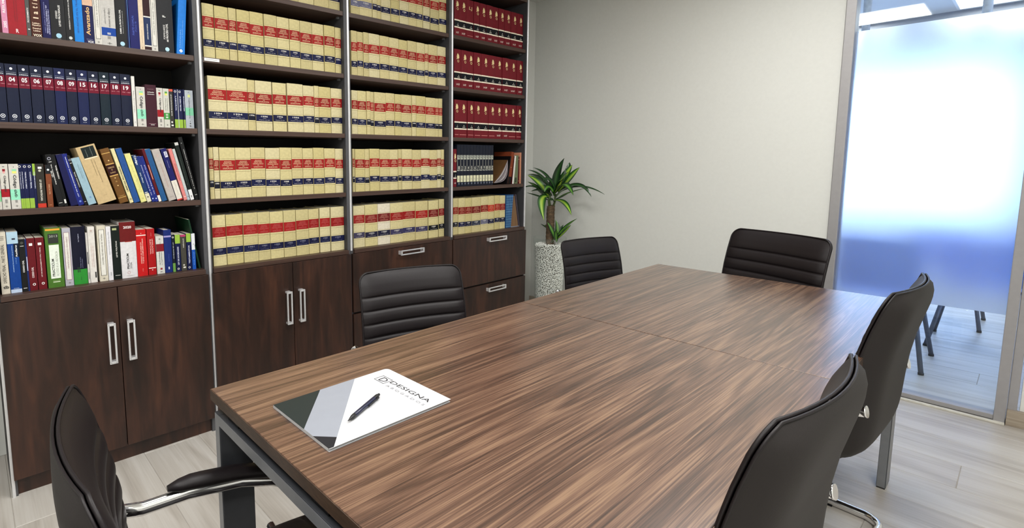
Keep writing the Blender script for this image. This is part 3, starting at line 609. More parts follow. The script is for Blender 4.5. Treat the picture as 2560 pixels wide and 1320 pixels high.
LB(.4769, .0136, .2366, 15.0, '#d8cf9e', 'slim leaning cream book with large serif title', texts=[('LIBERTAD PROTEGIDA', 'u', .05, .16, .55, .42, '#3a3628', True)], marks=[('ring', .5, .016, .0035, .0012, '#3a3628')])
LB(.4930, .0228, .2364, 14.6, '#2a5aa2', 'leaning medium blue book right of the cream serif title', texts=[('INSTITUCIONES DE DERECHO PRIVADO', 'u', .06, .17, .5, .12, '#173a74')], marks=[('disc', .5, .02, .003, '#173a74')])
LB(.5206, .0222, .2139, 14.8, '#d8d48a', 'leaning pale yellow book', texts=[('Justicia constitucional y derechos', 'u', .045, .165, .5, .1, '#7a783c'), ('fundamentales', 'u', .045, .11, .72, .1, '#7a783c')], marks=[('disc', .5, .016, .0025, '#b4ae5c')])
LB(.5450, .0166, .2073, 14.1, '#1f3f74', 'leaning blue code with cream foot', bands=[(0, .038, '#d4cfb4'), (.0405, .044, '#d4d4cc', (.1, .8))], texts=[('Código', 'd', .165, .205, .5, .6, '#e4e8ee', True), ('Código Civil', 'u', .085, .13, .55, .3, '#e4e8ee', True)], marks=[('disc', .5, .022, .003, '#4a4636')])
LB(.5646, .0126, .2042, 15.0, '#1b2f86', 'first of two leaning blue codes of civil procedure', texts=[('Ley de Enjuiciamiento Criminal', 'u', .03, .165, .5, .42, '#dfe4f4')], marks=[('disc', .5, .014, .003, '#b4c4ea')])
LB(.5778, .0126, .2039, 14.9, '#1d2f8c', 'second of two leaning blue codes, beside the thin red spine', texts=[('Ley de Enjuiciamiento Civil', 'u', .035, .165, .5, .42, '#dfe4f4')], marks=[('disc', .5, .014, .003, '#b4c4ea')])
LB(.5917, .0108, .2362, 14.1, '#651320', 'thin leaning dark red book with white foot', bands=[(0, .028, '#e4e0d8')], marks=[('rect', .35, .6, .10, .165, '#d49a86')])
LB(.6056, .0208, .2349, 14.8, '#276099', 'leaning steel blue book left of the light grey one', texts=[('DERECHO INTERNACIONAL', 'u', .08, .18, .5, .12, '#17406c')], marks=[('disc', .5, .222, .002, '#17406c')])
LB(.6345, .0312, .2332, 15.3, '#b2aaa4', 'leaning light grey book with faint pink letters', texts=[('Teoría de los derechos', 'u', .06, .17, .5, .14, '#c4988e'), ('E', 'u', .2, .212, .5, .2, '#c4a8a0')], marks=[('rect', .25, .8, .016, .0175, '#8f8780')])
LB(.6695, .0236, .2371, 14.8, '#1b1f70', 'leaning navy book with white lower third', bands=[(.006, .092, '#d8d2c6'), (0, .006, '#c23a34'), (.198, .223, '#dfe0ea', (.38, .92))], texts=[('VAL', 'd', .2, .222, .66, .36, '#1b1f70', True), ('Valoración', 'd', .15, .185, .5, .12, '#a9acd8'), ('Derecho Constitucional', 'u', .025, .085, .5, .1, '#8a847a')])
LB(.6982, .0141, .2370, 13.8, '#d4807c', 'slim leaning coral pink book', texts=[('CONTRATOS MERCANTILES', 'u', .09, .17, .55, .3, '#8c3a3c')], marks=[('disc', .55, .016, .003, '#f0c4be')])
LB(.7132, .0112, .2362, 13.5, '#b9c0bd', 'thin leaning pale grey book beside the coral one', bands=[(0, .05, '#a9b4bc')], marks=[('disc', .6, .016, .002, '#3a3a3a')])
LB(.7273, .0155, .2651, 12.8, '#18241f', 'leaning dark green book with white head and foot', bands=[(0, .048, '#dcdcdc'), (.252, .2651, '#c4c4c0')], texts=[('EL PROCEDIMIENTO', 'u', .07, .2, .35, .12, '#5a6a62')], marks=[('disc', .5, .018, .0022, '#333'), ('disc', .5, .013, .0018, '#333')])
LB(.7482, .0165, .2893, 12.4, '#1a1b1c', 'tall leaning black book at the right end of the leaning row', hard=True, texts=[('EL JUICIO DE FALTAS Y LA REFORMA', 'u', .05, .235, .55, .18, '#dcdcd8', True)], marks=[('disc', .4, .262, .002, '#aaa'), ('rect', .2, .8, .022, .0235, W_)])
# ---------------------------------------------------------------- lowest shelf of the first bay
def D(y0, y1, h, col, lab, **k): return book(y0, y1-y0, zD, h, col, lab, **k)
D(.0205, .0462, .2369, '#cbc4b4', 'white criminal law textbook, first on the lowest shelf', texts=[('DERECHO PENAL - PARTE GENERAL', 'u', .042, .190, .5, .38, '#2e2a28'), ('tlb', 'h', .020, .032, .55, .66, '#1c1a1a', True)], marks=[('rect', .2, .75, .213, .2145, '#5a5650'), ('rect', .2, .75, .219, .2205, '#5a5650'), ('rect', .2, .75, .207, .2085, '#5a5650')])
D(.0484, .0823, .2354, '#10469c', 'blue administration textbook with pale ends', bands=[(0, .014, '#b4c4dc'), (.190, .2354, '#a9c6d8'), (.138, .190, '#14233c', (.55, 1))], texts=[('1', 'u', .205, .211, .6, .3, '#1a2438', True), ('Auxiliares', 'u', .138, .184, .76, .18, W_, True), ('ADMINISTRACION DE JUSTICIA', 'u', .08, .184, .42, .1, '#9cc0e8', True), ('EL TURNO LIBRE', 'u', .112, .136, .68, .1, '#6f9fe0'), ('ADAMS', 'h', .016, .019, .5, .5, '#c8dcf2')], marks=[])
D(.0835, .1022, .205, '#1c1d1e', 'black civil code on the lowest shelf', texts=[('CODIGO CIVIL', 'u', .075, .122, .5, .3, W_, True)], marks=[('rect', .2, .8, .177, .179, '#d8d8d4'), ('rect', .2, .8, .0125, .0145, W_), ('disc', .5, .190, .005, '#3d403a')])
D(.1023, .1073, .2039, '#1c2f72', 'very thin blue booklet beside the black civil code', marks=[('rect', .3, .8, .08, .135, '#c8ccde')])
D(.1080, .1330, .2062, '#6f141e', 'left one of two dark red codes', texts=[('CODIGO CIVIL', 'u', .05, .092, .5, .28, '#ecd8d8', True)], marks=[('rect', .28, .70, .176, .186, W_), ('disc', .5, .180, .003, '#3a1016'), ('ring', .55, .024, .005, .0022, W_)])
D(.1351, .1628, .2057, '#72151f', 'right one of two dark red codes, with a long title line', texts=[('LEY DE ENJUICIAMIENTO CIVIL Y PENAL', 'u', .05, .168, .5, .16, '#ecd8d8', True)], marks=[('rect', .28, .70, .176, .186, W_), ('disc', .5, .180, .003, '#3a1016'), ('ring', .55, .024, .005, .0022, W_)])
D(.1667, .2215, .240, '#4a742a', 'thick green practice manual marked 2013', hard=True, bands=[(.229, .236, '#e8a23a', (.06, .92)), (.178, .216, '#3a3e38', (.18, .80)), (.037, .172, '#dfe6da', (.20, .80))], texts=[('2013', 'h', .202, .211, .5, .5, '#b9bcb4'), ('PRACTICUM', 'u', .046, .116, .38, .16, '#16180f', True), ('ACCESO A LA ABOGACIA', 'u', .046, .146, .62, .15, '#8d9484')], marks=[('rect', .3, .74, .021, .025, '#c4d4b0'), ('rect', .3, .74, .028, .0295, '#8fb06a')])
framed(.2242, .2525, 'lavender grey book with a white outlined panel', z=zD, h=.2341, col='#a9a7b2', ink='#8c5a64', t1='DERECHO CONSTITUCIONAL')
D(.2544, .3022, .2371, '#12132e', 'dark navy book with bright green foot', hard=True, bands=[(0, .062, '#2f8f34')], texts=[('Ley Orgánica', 'u', .175, .208, .5, .08, '#c0c4da', True), ('Código de leyes', 'u', .068, .112, .55, .08, '#8f93b8'), ('procesales', 'u', .068, .104, .68, .08, '#8f93b8')], marks=[('rect', .3, .36, .05, .072, '#14301a'), ('rect', .42, .48, .05, .072, '#14301a'), ('disc', .52, .024, .0014, '#14301a'), ('disc', .52, .019, .0014, '#14301a'), ('disc', .52, .029, .0014, '#14301a')])
D(.3036, .3108, .2099, '#c4c0bc', 'thin grey white booklet right of the green-footed book', marks=[('rect', .3, .7, .08, .13, '#4a4a4c'), ('rect', .3, .7, .018, .045, '#777')])
D(.3122, .3363, .2332, '#d6d2cc', 'white book with faint red title and small black block', texts=[('DERECHO DEL TRABAJO Y', 'u', .065, .165, .4, .1, '#c48a88'), ('DE LA SEGURIDAD SOCIAL', 'u', .065, .155, .62, .1, '#a86a6a'), ('ediciones', 'h', .208, .2105, .5, .5, '#999')], marks=[('rect', .7, .9, .02, .044, '#222'), ('disc', .5, .216, .004, '#b9a8a0')])
framed(.3451, .3762, 'cream book with black outlined panel on the lowest shelf', z=zD, h=.2345, col='#cdc6b4', ink='#4a4638', t1='MANUAL DE HISTORIA DEL DERECHO')
D(.3780, .3951, .2286, '#d9d8dc', 'slim white book left of the black green politics laws', texts=[('Esquemas de Derecho Procesal', 'd', .11, .205, .5, .22, '#55606c')], marks=[('rect', .45, .65, .02, .035, '#a9a9ac')])
D(.3967, .4279, .2291, '#14201c', 'black green book of political laws with pale label', bands=[(.211, .220, '#a4ac7c', (.14, .66))], texts=[('LEYES POLITICAS', 'u', .095, .165, .52, .17, '#d8d8d2', True)], marks=[('rect', .2, .8, .0165, .0185, '#c8c8c4')])
D(.4279, .4895, .2424, '#d4d2d4', 'thickest book, dark red head marked 2020 over white', hard=True, bands=[(.158, .2424, '#741a1a'), (.156, .158, '#c8503c', (.3, .75))], texts=[('2020', 'h', .214, .225, .5, .5, '#f0e8e6', True), ('PRACTICUM', 'u', .040, .106, .42, .14, '#1e1c1e', True), ('SOCIAL', 'u', .040, .068, .60, .12, '#4a484a')], marks=[('ring', .45, .023, .006, .0012, '#c49a9a'), ('rect', .25, .72, .0095, .0105, '#b4aeb0')])
D(.4905, .5300, .2052, '#c41a1c', 'thick bright red commercial code', texts=[('CODIGO DE COMERCIO', 'u', .055, .15, .42, .12, '#f0c0b4', True), ('Y LEYES COMPLEMENTARIAS', 'u', .055, .165, .60, .12, '#f0c0b4', True), ('civitas', 'u', .02, .034, .5, .1, '#e89088')], marks=[('rect', .02, .98, .1775, .1815, '#f4e4dc'), ('disc', .5, .188, .0018, '#f0c0b4')])
D(.5332, .5646, .2053, '#b81519', 'narrower bright red electoral law book', texts=[('LEGISLACION', 'd', .095, .16, .66, .16, '#f0b4ac', True), ('ELECTORAL', 'd', .092, .158, .40, .16, '#f0b4ac', True), ('civitas', 'd', .172, .188, .55, .1, '#e89088')], marks=[('rect', .04, .96, .029, .0325, '#f4e4dc'), ('disc', .5, .022, .0022, '#f4e4dc')])
D(.5682, .6000, .1691, '#c9c9c2', 'white pocket law with a dark red block, lowest shelf', bands=[(.100, .134, '#8f1c28')], texts=[('Ley de sociedades', 'u', .040, .098, .4, .15, '#333', True), ('y legislación', 'u', .040, .098, .66, .15, '#333'), ('Leyes', 'd', .128, .142, .55, .14, '#333')], marks=[('rect', .42, .68, .018, .026, '#8f1c28'), ('rect', .38, .66, .0075, .010, '#555')]+em(.5, .156, '#77756f'))
D(.6022, .6335, .1938, '#1a2f7a', 'dark blue hardback with a lilac rule', hard=True, bands=[(.1605, .168, '#9a94c8')], texts=[('Compendio', 'd', .05, .085, .55, .14, '#4a62b4')], marks=[('disc', .5, .024, .003, '#d8def0'), ('disc', .5, .018, .003, '#d8def0')])
D(.6347, .6461, .170, '#16202e', 'thin dark navy book with green foot beside the lilac rule', bands=[(0, .04, '#6a9a4a')], texts=[('LEY DE PROPIEDAD', 'd', .06, .135, .5, .34, '#c8ccd4')], marks=[('ring', .5, .158, .004, .0016, W_)])
navyg(.6489, .6705, zD, .1682, 'navy pocket book with lime head, left of the pink-topped grey one', down=False, word='LEY DE SOCIEDADES', g0=.128, g1=.1682)
D(.6722, .6952, .1659, '#4c4a42', 'grey pocket book with pink top', bands=[(.157, .1659, '#b83a6c')], texts=[('EXTRANJERIA', 'd', .105, .148, .5, .24, '#d0cec4', True)], marks=[('disc', .45, .026, .004, '#c8c6bc'), ('rect', .3, .78, .012, .0185, '#e0ded4')])
navyg(.6978, .7175, zD, .1692, 'navy pocket book with lime head, right of the pink-topped grey one', down=False, word='TESTAMENTOS', g0=.130, g1=.1692)
D(.7202, .7359, .1673, '#1a5ac0', 'blue and white pocket book at the right end', bands=[(.092, .1673, '#dcdfe4')], texts=[('Guía Fiscal', 'u', .02, .08, .5, .24, '#7fb0f0')], marks=[('disc', .5, .118, .0018, '#777')])
book(.7500, .0072, zD, .2365, '#153a24', 'thin green folder leaning at the right end of the lowest shelf', lean=9.9, dep=.21, cat='folder')
# ---------------------------------------------------------------- right half of the fourth shelf, fourth bay
e = empty('magazine', (XS, 2.809, zC), 0, 'limp magazine with curling pages leaning beside the numbered volumes', 'magazine')
for k in range(5):
    u = k/4; pts = []
    for q in range(9):
        s = q/8; ax, az = .004+.150*s, .014+.163*s; sag = math.sin(math.pi*min(1, s*1.0))*(.012+.058*u)
        pts.append((ax+sag*.80, max(.002+.0006*k, az-sag*.74)))
    po = pts+[(a+.0016, b-.0012) for a, b in reversed(pts)]
    MB().prism(po, -.21, -.002*(k % 2)).obj('cover' if k == 0 else 'page', mat('kraft cover', '#5c4022', .6) if k == 0 else mat('magazine page', '#cfc8c8' if k % 2 else '#8d8488', .6), e)
book(2.9555, .012, zC, .205, '#141012', 'black book half hidden behind the brick red one', lean=-11, dep=.2)
book(2.9715, .031, zC, .234, '#8c4226', 'brick red book leaning right on the fourth shelf', lean=-9, bands=[(0, .052, '#161012')], marks=[('disc', .4, .12, .003, '#d4a890')])
book(3.0145, .0022, zC, .205, '#5c1620', 'very thin dark red booklet left of the white one', lean=-7)
book(3.019, .018, zC, .206, '#d8d4cc', 'slim white book on the fourth shelf of the fourth bay', lean=-6.8)
book(3.0455, .036, zC, .208, '#6f7a5c', 'sage green book beside the slim white one', lean=-2.6, bands=[(.01, .045, '#3a4236', (.1, .55))], dep=.17)
book(3.0865, .0125, zC, .199, '#64181c', 'slim dark red book between the sage and salmon ones', marks=[('disc', .4, .18, .003, '#e0b4a8'), ('disc', .4, .02, .003, '#e0b4a8')])
book(3.1045, .0165, zC, .230, '#c88a6c', 'salmon book at the right end of the fourth shelf', dep=.19)
# plaid folder on the lowest shelf
e = empty('binder', (XS, 2.951, zD), 0, 'blue plaid folder stuffed with brown papers, lowest shelf', 'folder')
sp = MB().prism([(0, .0005), (.060, .0005), (.085, .243), (.004, .243)], -.22, 0).obj('plaid_cover', mat('plaid blue board', '#174a7c', .55), e)
b = MB()
for k in range(13):
    z = .008+k*.0183; f = z/.243; a, c = .0005+.004*f, .0595+.025*f; w = .0012 if k % 3 else .0022; b.add([(.0006, a, z), (.0006, c, z), (.0006, c, z+w), (.0006, a, z+w)], [(0, 1, 2, 3)])
for k in range(4):
    f0 = .12+k*.24; b.add([(.0006, .06*f0, .003), (.0006, .06*f0+.0014, .003), (.0006, .004+.081*f0+.0014, .24), (.0006, .004+.081*f0, .24)], [(0, 1, 2, 3)])
o = b.obj('plaid_lines', mat('plaid line', '#7fb0cc', .55), sp, fix=False); o['kind'] = 'stuff'
MB().prism([(.0605, .004), (.160, .004), (.112, .232), (.0855, .238)], -.215, -.012).obj('papers', wood('brown papers', ('#5a4430', '#77593c', '#8c6a48', '#a5835c'), (2, 90, 2), (5, 500, 5), .8), e)
MB().prism([(.160, .0005), (.166, .0005), (.115, .243), (.110, .243)], -.22, 0).obj('back_cover', mat('folder back', '#4a4450', .5), e)
MB().prism([(.0605, .0005), (.1595, .0005), (.1595, .0035), (.0605, .0035)], -.22, 0).obj('bottom_edge', mat('folder edge', '#8f96a4', .5), e)
# ---------------------------------------------------------------- table
ZT = .746; TX0, TX1, TY0, TY1 = 1.2125, 2.196, .3645, 2.709; YS = 1.566
tb = empty('meeting_table', (0, 0, 0), 0, 'long walnut meeting table on grey metal frames in the middle of the room', 'table')
def top(xa, xb, ya, yb, nm):
    o = MB().box(xa-1.7, xb-1.7, ya-.01, yb-.01, ZT-.028, ZT, .0015).obj('tabletop', M_walnut, tb, (1.7, .01, 0))
    b = MB()
    b.box(xa-.0016, xa-.0002, ya, yb, ZT-.027, ZT-.0012); b.box(xb+.0002, xb+.0016, ya, yb, ZT-.027, ZT-.0012)
    if ya < 1: b.box(xa, xb, ya-.0016, ya-.0002, ZT-.027, ZT-.0012)
    else: b.box(xa, xb, yb+.0002, yb+.0016, ZT-.027, ZT-.0012)
    e = b.obj('edge_band', M_edge, o); e.matrix_parent_inverse = Matrix.Translation((-1.7, -.01, 0))
top(TX0, TX1, TY0, YS-.0011, 'a'); top(TX0, TX1, YS+.0011, TY1, 'b')
def portal(y0, y1, ins=.012):
    fr = empty('frame', (0, 0, 0)); fr.parent = tb
    xa, xb = TX0+ins, TX1-ins
    MB().box(xa, xa+.028, y0, y1, .004, .692, .002).obj('leg', M_steeld, fr)
    MB().box(xb-.028, xb, y0, y1, .004, .692, .002).obj('leg', M_steeld, fr)
    MB().box(xa+.028, xb-.028, y0, y1, .664, .692, .002).obj('rail', M_steeld, fr)
    for q in ((xa+.0015, xa+.0265, y0-.0012, y0-.0002, .006, .69), (xb-.0265, xb-.0015, y0-.0012, y0-.0002, .006, .69), (xa+.0265, xb-.0265, y0-.0012, y0-.0002, .6655, .6905), (xb+.0002, xb+.0012, y0+.002, y1-.002, .006, .69)): MB().box(*q).obj('face_plate', M_steel, fr)
    for x in (xa, xb-.028): MB().box(x+.001, x+.027, y0+.001, y1-.001, 0, .004).obj('foot_pad', M_black, fr)
    for x in (xa+.06, (xa+xb)/2-.03, xb-.12): MB().box(x, x+.06, y0+.01, y1-.01, .692, .718).obj('spacer', M_black, fr)
portal(.368, .448); portal(TY1-.095, TY1-.015); portal(1.525, 1.605, .30)
for x in (1.40, 1.98): MB().box(x, x+.04, .45, 2.60, .68, .715, .002).obj('beam', M_steeld, tb)
# ---------------------------------------------------------------- folder and pen
FX, FY = 1.4055, .4355
fo = empty('presentation_folder', (FX, FY, ZT), 0, 'white grey and dark green presentation folder lying on the table', 'folder')
def sheet(poly, z0, z1, name, m, lift=None):
    b = MB(); n = len(poly)
    lf = lift or (lambda x, y: 0)
    vs = [(x, y, z0+lf(x, y)) for x, y in poly]+[(x, y, z1+lf(x, y)) for x, y in poly]
    b.add(vs, [tuple(range(n)), tuple(range(2*n-1, n-1, -1))]+[(i, i+n, (i+1) % n+n, (i+1) % n) for i in range(n)])
    return b.obj(name, m, fo)
M_card = mat('white folder card', '#bcbdc0', .42, var=.01)
def rc(w, h, r):  # page outline with a rounded far left corner
    return [(0, 0), (w, 0), (w, h)]+[(r-r*math.sin(a*math.pi/12), h-r+r*math.cos(a*math.pi/12)) for a in range(7)]
PW, PH = .2385, .3215
sheet(rc(PW-.001, PH-.001, .012), .0003, .0012, 'back_cover', M_card)
for k in range(4): sheet(rc(PW-.004+.001*(k % 2), PH-.004, .012), .0016+k*.0011, .0023+k*.0011, 'page', mat('folder sheet', '#bdbdbd', .6))
sheet(rc(PW, PH, .012), .0062, .0070, 'front_cover', M_card)
M_dg = mat('dark green print', '#152020', .5, var=.03); M_gp = mat('silver grey print', '#878b94', .5, var=.02); M_np = mat('dark navy print', '#0f1018', .5, var=.03)
sheet([(0, 0), (.1405, 0), (.0015, .1190), (0, .1190)], .0071, .0073, 'green_print', M_dg)
sheet([(.0, .1192), (.1407, 0), (.177, 0), (.2108, .0344), (.0, .219)], .0071, .0073, 'grey_print', M_gp)
sheet([(.1772, 0), (.2375, 0), (.2375, .011), (.2110, .0342)], .0071, .0073, 'navy_print', M_np)
def ftext(body, x0, x1, y0, y1, m, z=.00735):
    vs, fs = text2d(body); o = MB().add([((x0+x1)/2+u*(x1-x0), (y0+y1)/2+v*(y1-y0), z) for u, v in vs], fs).obj('lettering', m, fo, fix=False)
M_ink = mat('black print', '#1c1c20', .5); M_inkg = mat('light grey print', '#808086', .5)
ftext('DESIGNA', .0755, .2170, .2700, .2835, M_ink); ftext('A B O G A D O S', .0835, .2215, .2515, .2590, M_inkg)
b = MB(); x0, x1, y0, y1 = .0325, .0710, .2545, .2850; w = .0014
for q in ((x0, x1, y0, y0+w), (x0, x1, y1-w, y1), (x0, x0+w, y0+w, y1-w), (x1-w, x1, y0+w, y1-w)): b.add([(q[0], q[2], .00735), (q[1], q[2], .00735), (q[1], q[3], .00735), (q[0], q[3], .00735)], [(0, 1, 2, 3)])
vs, fs = text2d('D'); b.add([((x0+x1)/2+.002+u*.022, (y0+y1)/2+v*.021, .00735) for u, v in vs], fs); b.obj('logo', mat('grey print', '#333338', .5), fo, fix=False)
pa, pb = Vector((1.5846, .5169)), Vector((1.5281, .6374)); d = pb-pa; ang = math.atan2(d.y, d.x); ln = d.length+.004
pe = empty('ballpoint_pen', (pa.x, pa.y, ZT+.0073+.0052), ang, 'dark navy retractable pen lying across the folder', 'pen')
M_pen = mat('navy pen plastic', '#181b33', .35, coat=.2); M_penk = mat('black pen rubber', '#0d0d0f', .5)
def lx(prof, name, m):  # lathe along +x
    b = MB().lathe(prof, 16); b.v = [(z, x, y) for x, y, z in b.v]; return b.obj(name, m, pe)
lx([(.0003, 0), (.0009, .0005), (.0012, .004), (.003, .010), (.0048, .018), (.0051, .026), (.0049, .0262)], 'tip', M_penk)
lx([(.0049, .0255), (.0051, .026), (.0052, .06), (.0052, .112), (.0050, .113), (0.0, .113)], 'barrel', M_pen)
lx([(.0049, .1125), (.0050, .114), (.0048, .124), (.0046, .128), (.0032, .131), (.0030, ln-.001), (.0018, ln), (0, ln)], 'push_button', M_penk)
b = MB(); b.box(.076, .122, -.0085, -.0072, -.0016, .0024, .0004); b.box(.116, .122, -.0075, -.0045, -.0016, .0024, .0003); b.box(.076, .080, -.0078, -.0058, -.001, .002, .0003); b.obj('clip', M_penk, pe)
# ---------------------------------------------------------------- chairs
CW, CT = .49, .92
PROF = [(-.235, .40), (-.250, .46), (-.256, .53), (-.260, .60), (-.266, .67), (-.277, .74), (-.294, .81), (-.312, .87), (-.325, .905), (-.332, .92)]
def prof(z):
    for (a, b), (c, d) in zip(PROF, PROF[1:]):
        if z <= d or d == .92:
            u = (z-b)/(d-b); return a+(c-a)*u
GRV = [.488, .543, .598, .653, .708, .763, .818]
def outline_half(z):
    rt_, rb_ = .046, .075; h = CW/2+.006*(1-(z-.4)/.52)
    if z > CT-rt_: d = z-(CT-rt_); return h-rt_+math.sqrt(max(0, rt_*rt_-d*d))
    if z < .40+rb_: d = .40+rb_-z; return h-rb_+math.sqrt(max(0, rb_*rb_-d*d))
    return h
ZV = [.40+.52*(1-math.cos(math.pi*k/56))/2 if 0 else .40+.52*k/56 for k in range(57)]
def plan(u): return .028*u*u          # the sides of the back come forward
def front_pt(u, v):
    z = .40+.52*v; x = (u*2-1)*outline_half(z); un = u*2-1
    e = (1-abs(un)**12)*(1-max(0, (abs(v-.5)*2))**10)
    pad = .019*e
    for g in GRV:
        d = abs(z-g)
        if d < .0275: pad -= (.0060*(1-d/.0275)**2+.0045*max(0, 1-d/.0075))*e
    return (x, prof(z)+plan(un)+pad, z)
def rear_pt(u, v):
    z = .40+.52*v; x = (u*2-1)*outline_half(z); un = u*2-1
    e = (1-abs(un)**7)*(1-max(0, abs(v-.5)*2)**8)
    return (x, prof(z)+plan(un)-.006-(.030+plan(un))*e, z)
def make_chair():
    c = empty('visitor_chair', (0, 0, 0))
    MB().grid(front_pt, 24, 160).obj('backrest', M_leather, c, fix=False)
    MB().grid(rear_pt, 22, 26, flip=True).obj('back_panel', M_leatherb, c, fix=False)
    # double piping round the rim
    rim = []; rt_, rb_ = .046, .075
    for k in range(9): q = math.pi/2*k/8; z = .401+rb_-rb_*math.cos(q); rim.append((outline_half(z), z))
    for k in range(1, 14): z = .476+(.873-.476)*k/14; rim.append((outline_half(z), z))
    for k in range(9): q = math.pi/2*k/8; z = .92-rt_+rt_*math.sin(q)-.0004; rim.append((outline_half(z), z))
    half = rim[-1][0]; tops = [(half*(1-2*k/12), .9196) for k in range(1, 12)]; hb = rim[0][0]
    loop = rim+tops+[(-x, z) for x, z in reversed(rim)]+[(-hb*(1-2*k/8), .401) for k in range(1, 8)]
    for off, rr_ in ((.0010, .0036), (-.0070, .0026)):
        MB().tube([(x, prof(z)+plan(x/outline_half(z) if abs(x) > .01 else 0)+off, z) for x, z in loop], rr_, 6, closed=True).obj('piping', M_leather, c, fix=False)
    # seat cushion with the same cross ribs
    def st(u, v):
        un, vn = u*2-1, v*2-1; e = (1-abs(un)**6)*(1-abs(vn)**8); y = -.225+.485*v; z = .435+.035*e
        for g in (.2, .32, .44, .56, .68, .8):
            d = abs(v-g)
            if d < .03: z -= .008*(1-d/.03)**1.5*e
        return (un*(CW/2-.012)*(1-.10*max(0, v-.6)**2*4), y-.02*max(0, abs(un)-.8)*v, z-.02*max(0, v-.8)*5*max(0, v-.8))
    def sb(u, v):
        un, vn = u*2-1, v*2-1; e = (1-abs(un)**6)*(1-abs(vn)**8); p = st(u, v); return (p[0], p[1], .432-.03*e-.02*max(0, v-.8)*5*max(0, v-.8))
    MB().grid(st, 18, 60).grid(sb, 18, 20, flip=True).obj('seat', M_leather, c, fix=False)
    # chrome sled frame: one tube, both sides and the rear floor bar
    def arc(cx, cy, r, a0, a1, n=7): return [(cx+r*math.cos(a0+(a1-a0)*k/n), cy+r*math.sin(a0+(a1-a0)*k/n)) for k in range(n+1)]
    AX = .272; AZ = .622
    side = [(-.280, AZ+.018), (-.187, AZ-.004), (-.09, AZ-.004), (.033, AZ-.022), (.115, AZ-.050), (.185, AZ-.091), (.235, AZ-.135), (.270, AZ-.190), (.290, AZ-.250), (.296, AZ-.315), (.290, .18), (.276, .10)]
    side += arc(.214, .078, .061, .1, -math.pi/2, 6)
    side += [(.05, .017), (-.12, .017)]
    path = [(AX, y, z) for y, z in side]+[(AX-.06+.06*math.cos(q), -.20-.06*math.sin(q), .017) for q in (0.2, .5, .8, 1.1, 1.35, math.pi/2)]
    path += [(-x, y, z) for x, y, z in reversed(path)]
    MB().tube(path, .017, 12, sx=.72).obj('frame', M_chrome, c, fix=False)
    for s in (-1, 1):
        zz = lambda y: next(a[1]+(b_[1]-a[1])*(y-a[0])/(b_[0]-a[0]) for a, b_ in zip(side, side[1:]) if y <= b_[0])
        pad = [(s*AX, -.135+.30*k/6, zz(-.135+.30*k/6)+.029) for k in range(7)]
        pts = []
        for k in range(13):
            u = k/12*(len(pad)-1); i = min(int(u), len(pad)-2); q = u-i; pts.append(tuple(pad[i][j]*(1-q)+pad[i+1][j]*q for j in range(3)))
        rr = [.007, .0145, .0175]+[.0185]*7+[.0175, .0145, .007]
        MB().tube(pts, rr, 12, sx=1.25).obj('arm_pad', M_leather, c, fix=False)
        cp = MB().tube([(s*AX, -.2802, AZ+.0182), (s*AX, -.286, AZ+.0195)], .0175, 14).obj('end_cap', M_chrome, c, fix=False)
        b = MB(); b.prism([(-.262, AZ-.010), (-.225, AZ-.004), (-.236, AZ+.034), (-.254, AZ+.032)], s*.243, s*.262); b.obj('back_bracket', M_chrome, c)
        b = MB(); b.tube([(s*.262, .10, .42), (s*.15, .10, .412), (0, .10, .41)], .010, 8); b.obj('seat_bracket', M_chrome, c, fix=False)
        for y in (.15, -.10): MB().box(s*AX-.012, s*AX+.012, y-.02, y+.02, 0, .004).obj('foot_glide', M_black, c)
    return c
def copy_tree(o, parent=None):
    c = o.copy(); COL.objects.link(c)
    if parent: c.parent = parent
    for ch in o.children: copy_tree(ch, c)
    return c
c0 = make_chair()
CH = [(.927, -105.3, 1.106, 1.243, 'ribbed dark brown leather chair on the left of the table, before the drawers'),
      (.90, -103.5, 1.047, 2.679, 'ribbed dark brown leather chair beside the potted plant'),
      (1.005, 160.3, 1.56, 2.744, 'ribbed dark brown leather chair at the far end, before the frosted glass'),
      (1.01, 87.8, 1.943, 2.071, 'dark leather chair on the right side, farther from the camera, by the glass'),
      (1.0, 88.4, 1.956, 1.029, 'dark leather chair on the right side, nearer to the camera, its back cut off'),
      (.955, -5, 1.555, .342, 'dark leather chair at the near left end, with its armrest in view')]
for i, (s, a, x, y, lab) in enumerate(CH):
    c = c0 if i == 0 else copy_tree(c0)
    c.location = (x, y, 0); c.rotation_euler = (0, 0, R(a)); c.scale = (s, s, s)
    for ch in c.children:
        if i < 2 and ch.name.split('.')[0] in ('frame', 'end_cap', 'back_bracket', 'arm_pad'): ch.scale = (1, 1, .935)
    tag(c, lab, 'chair', 'chairs around the meeting table')
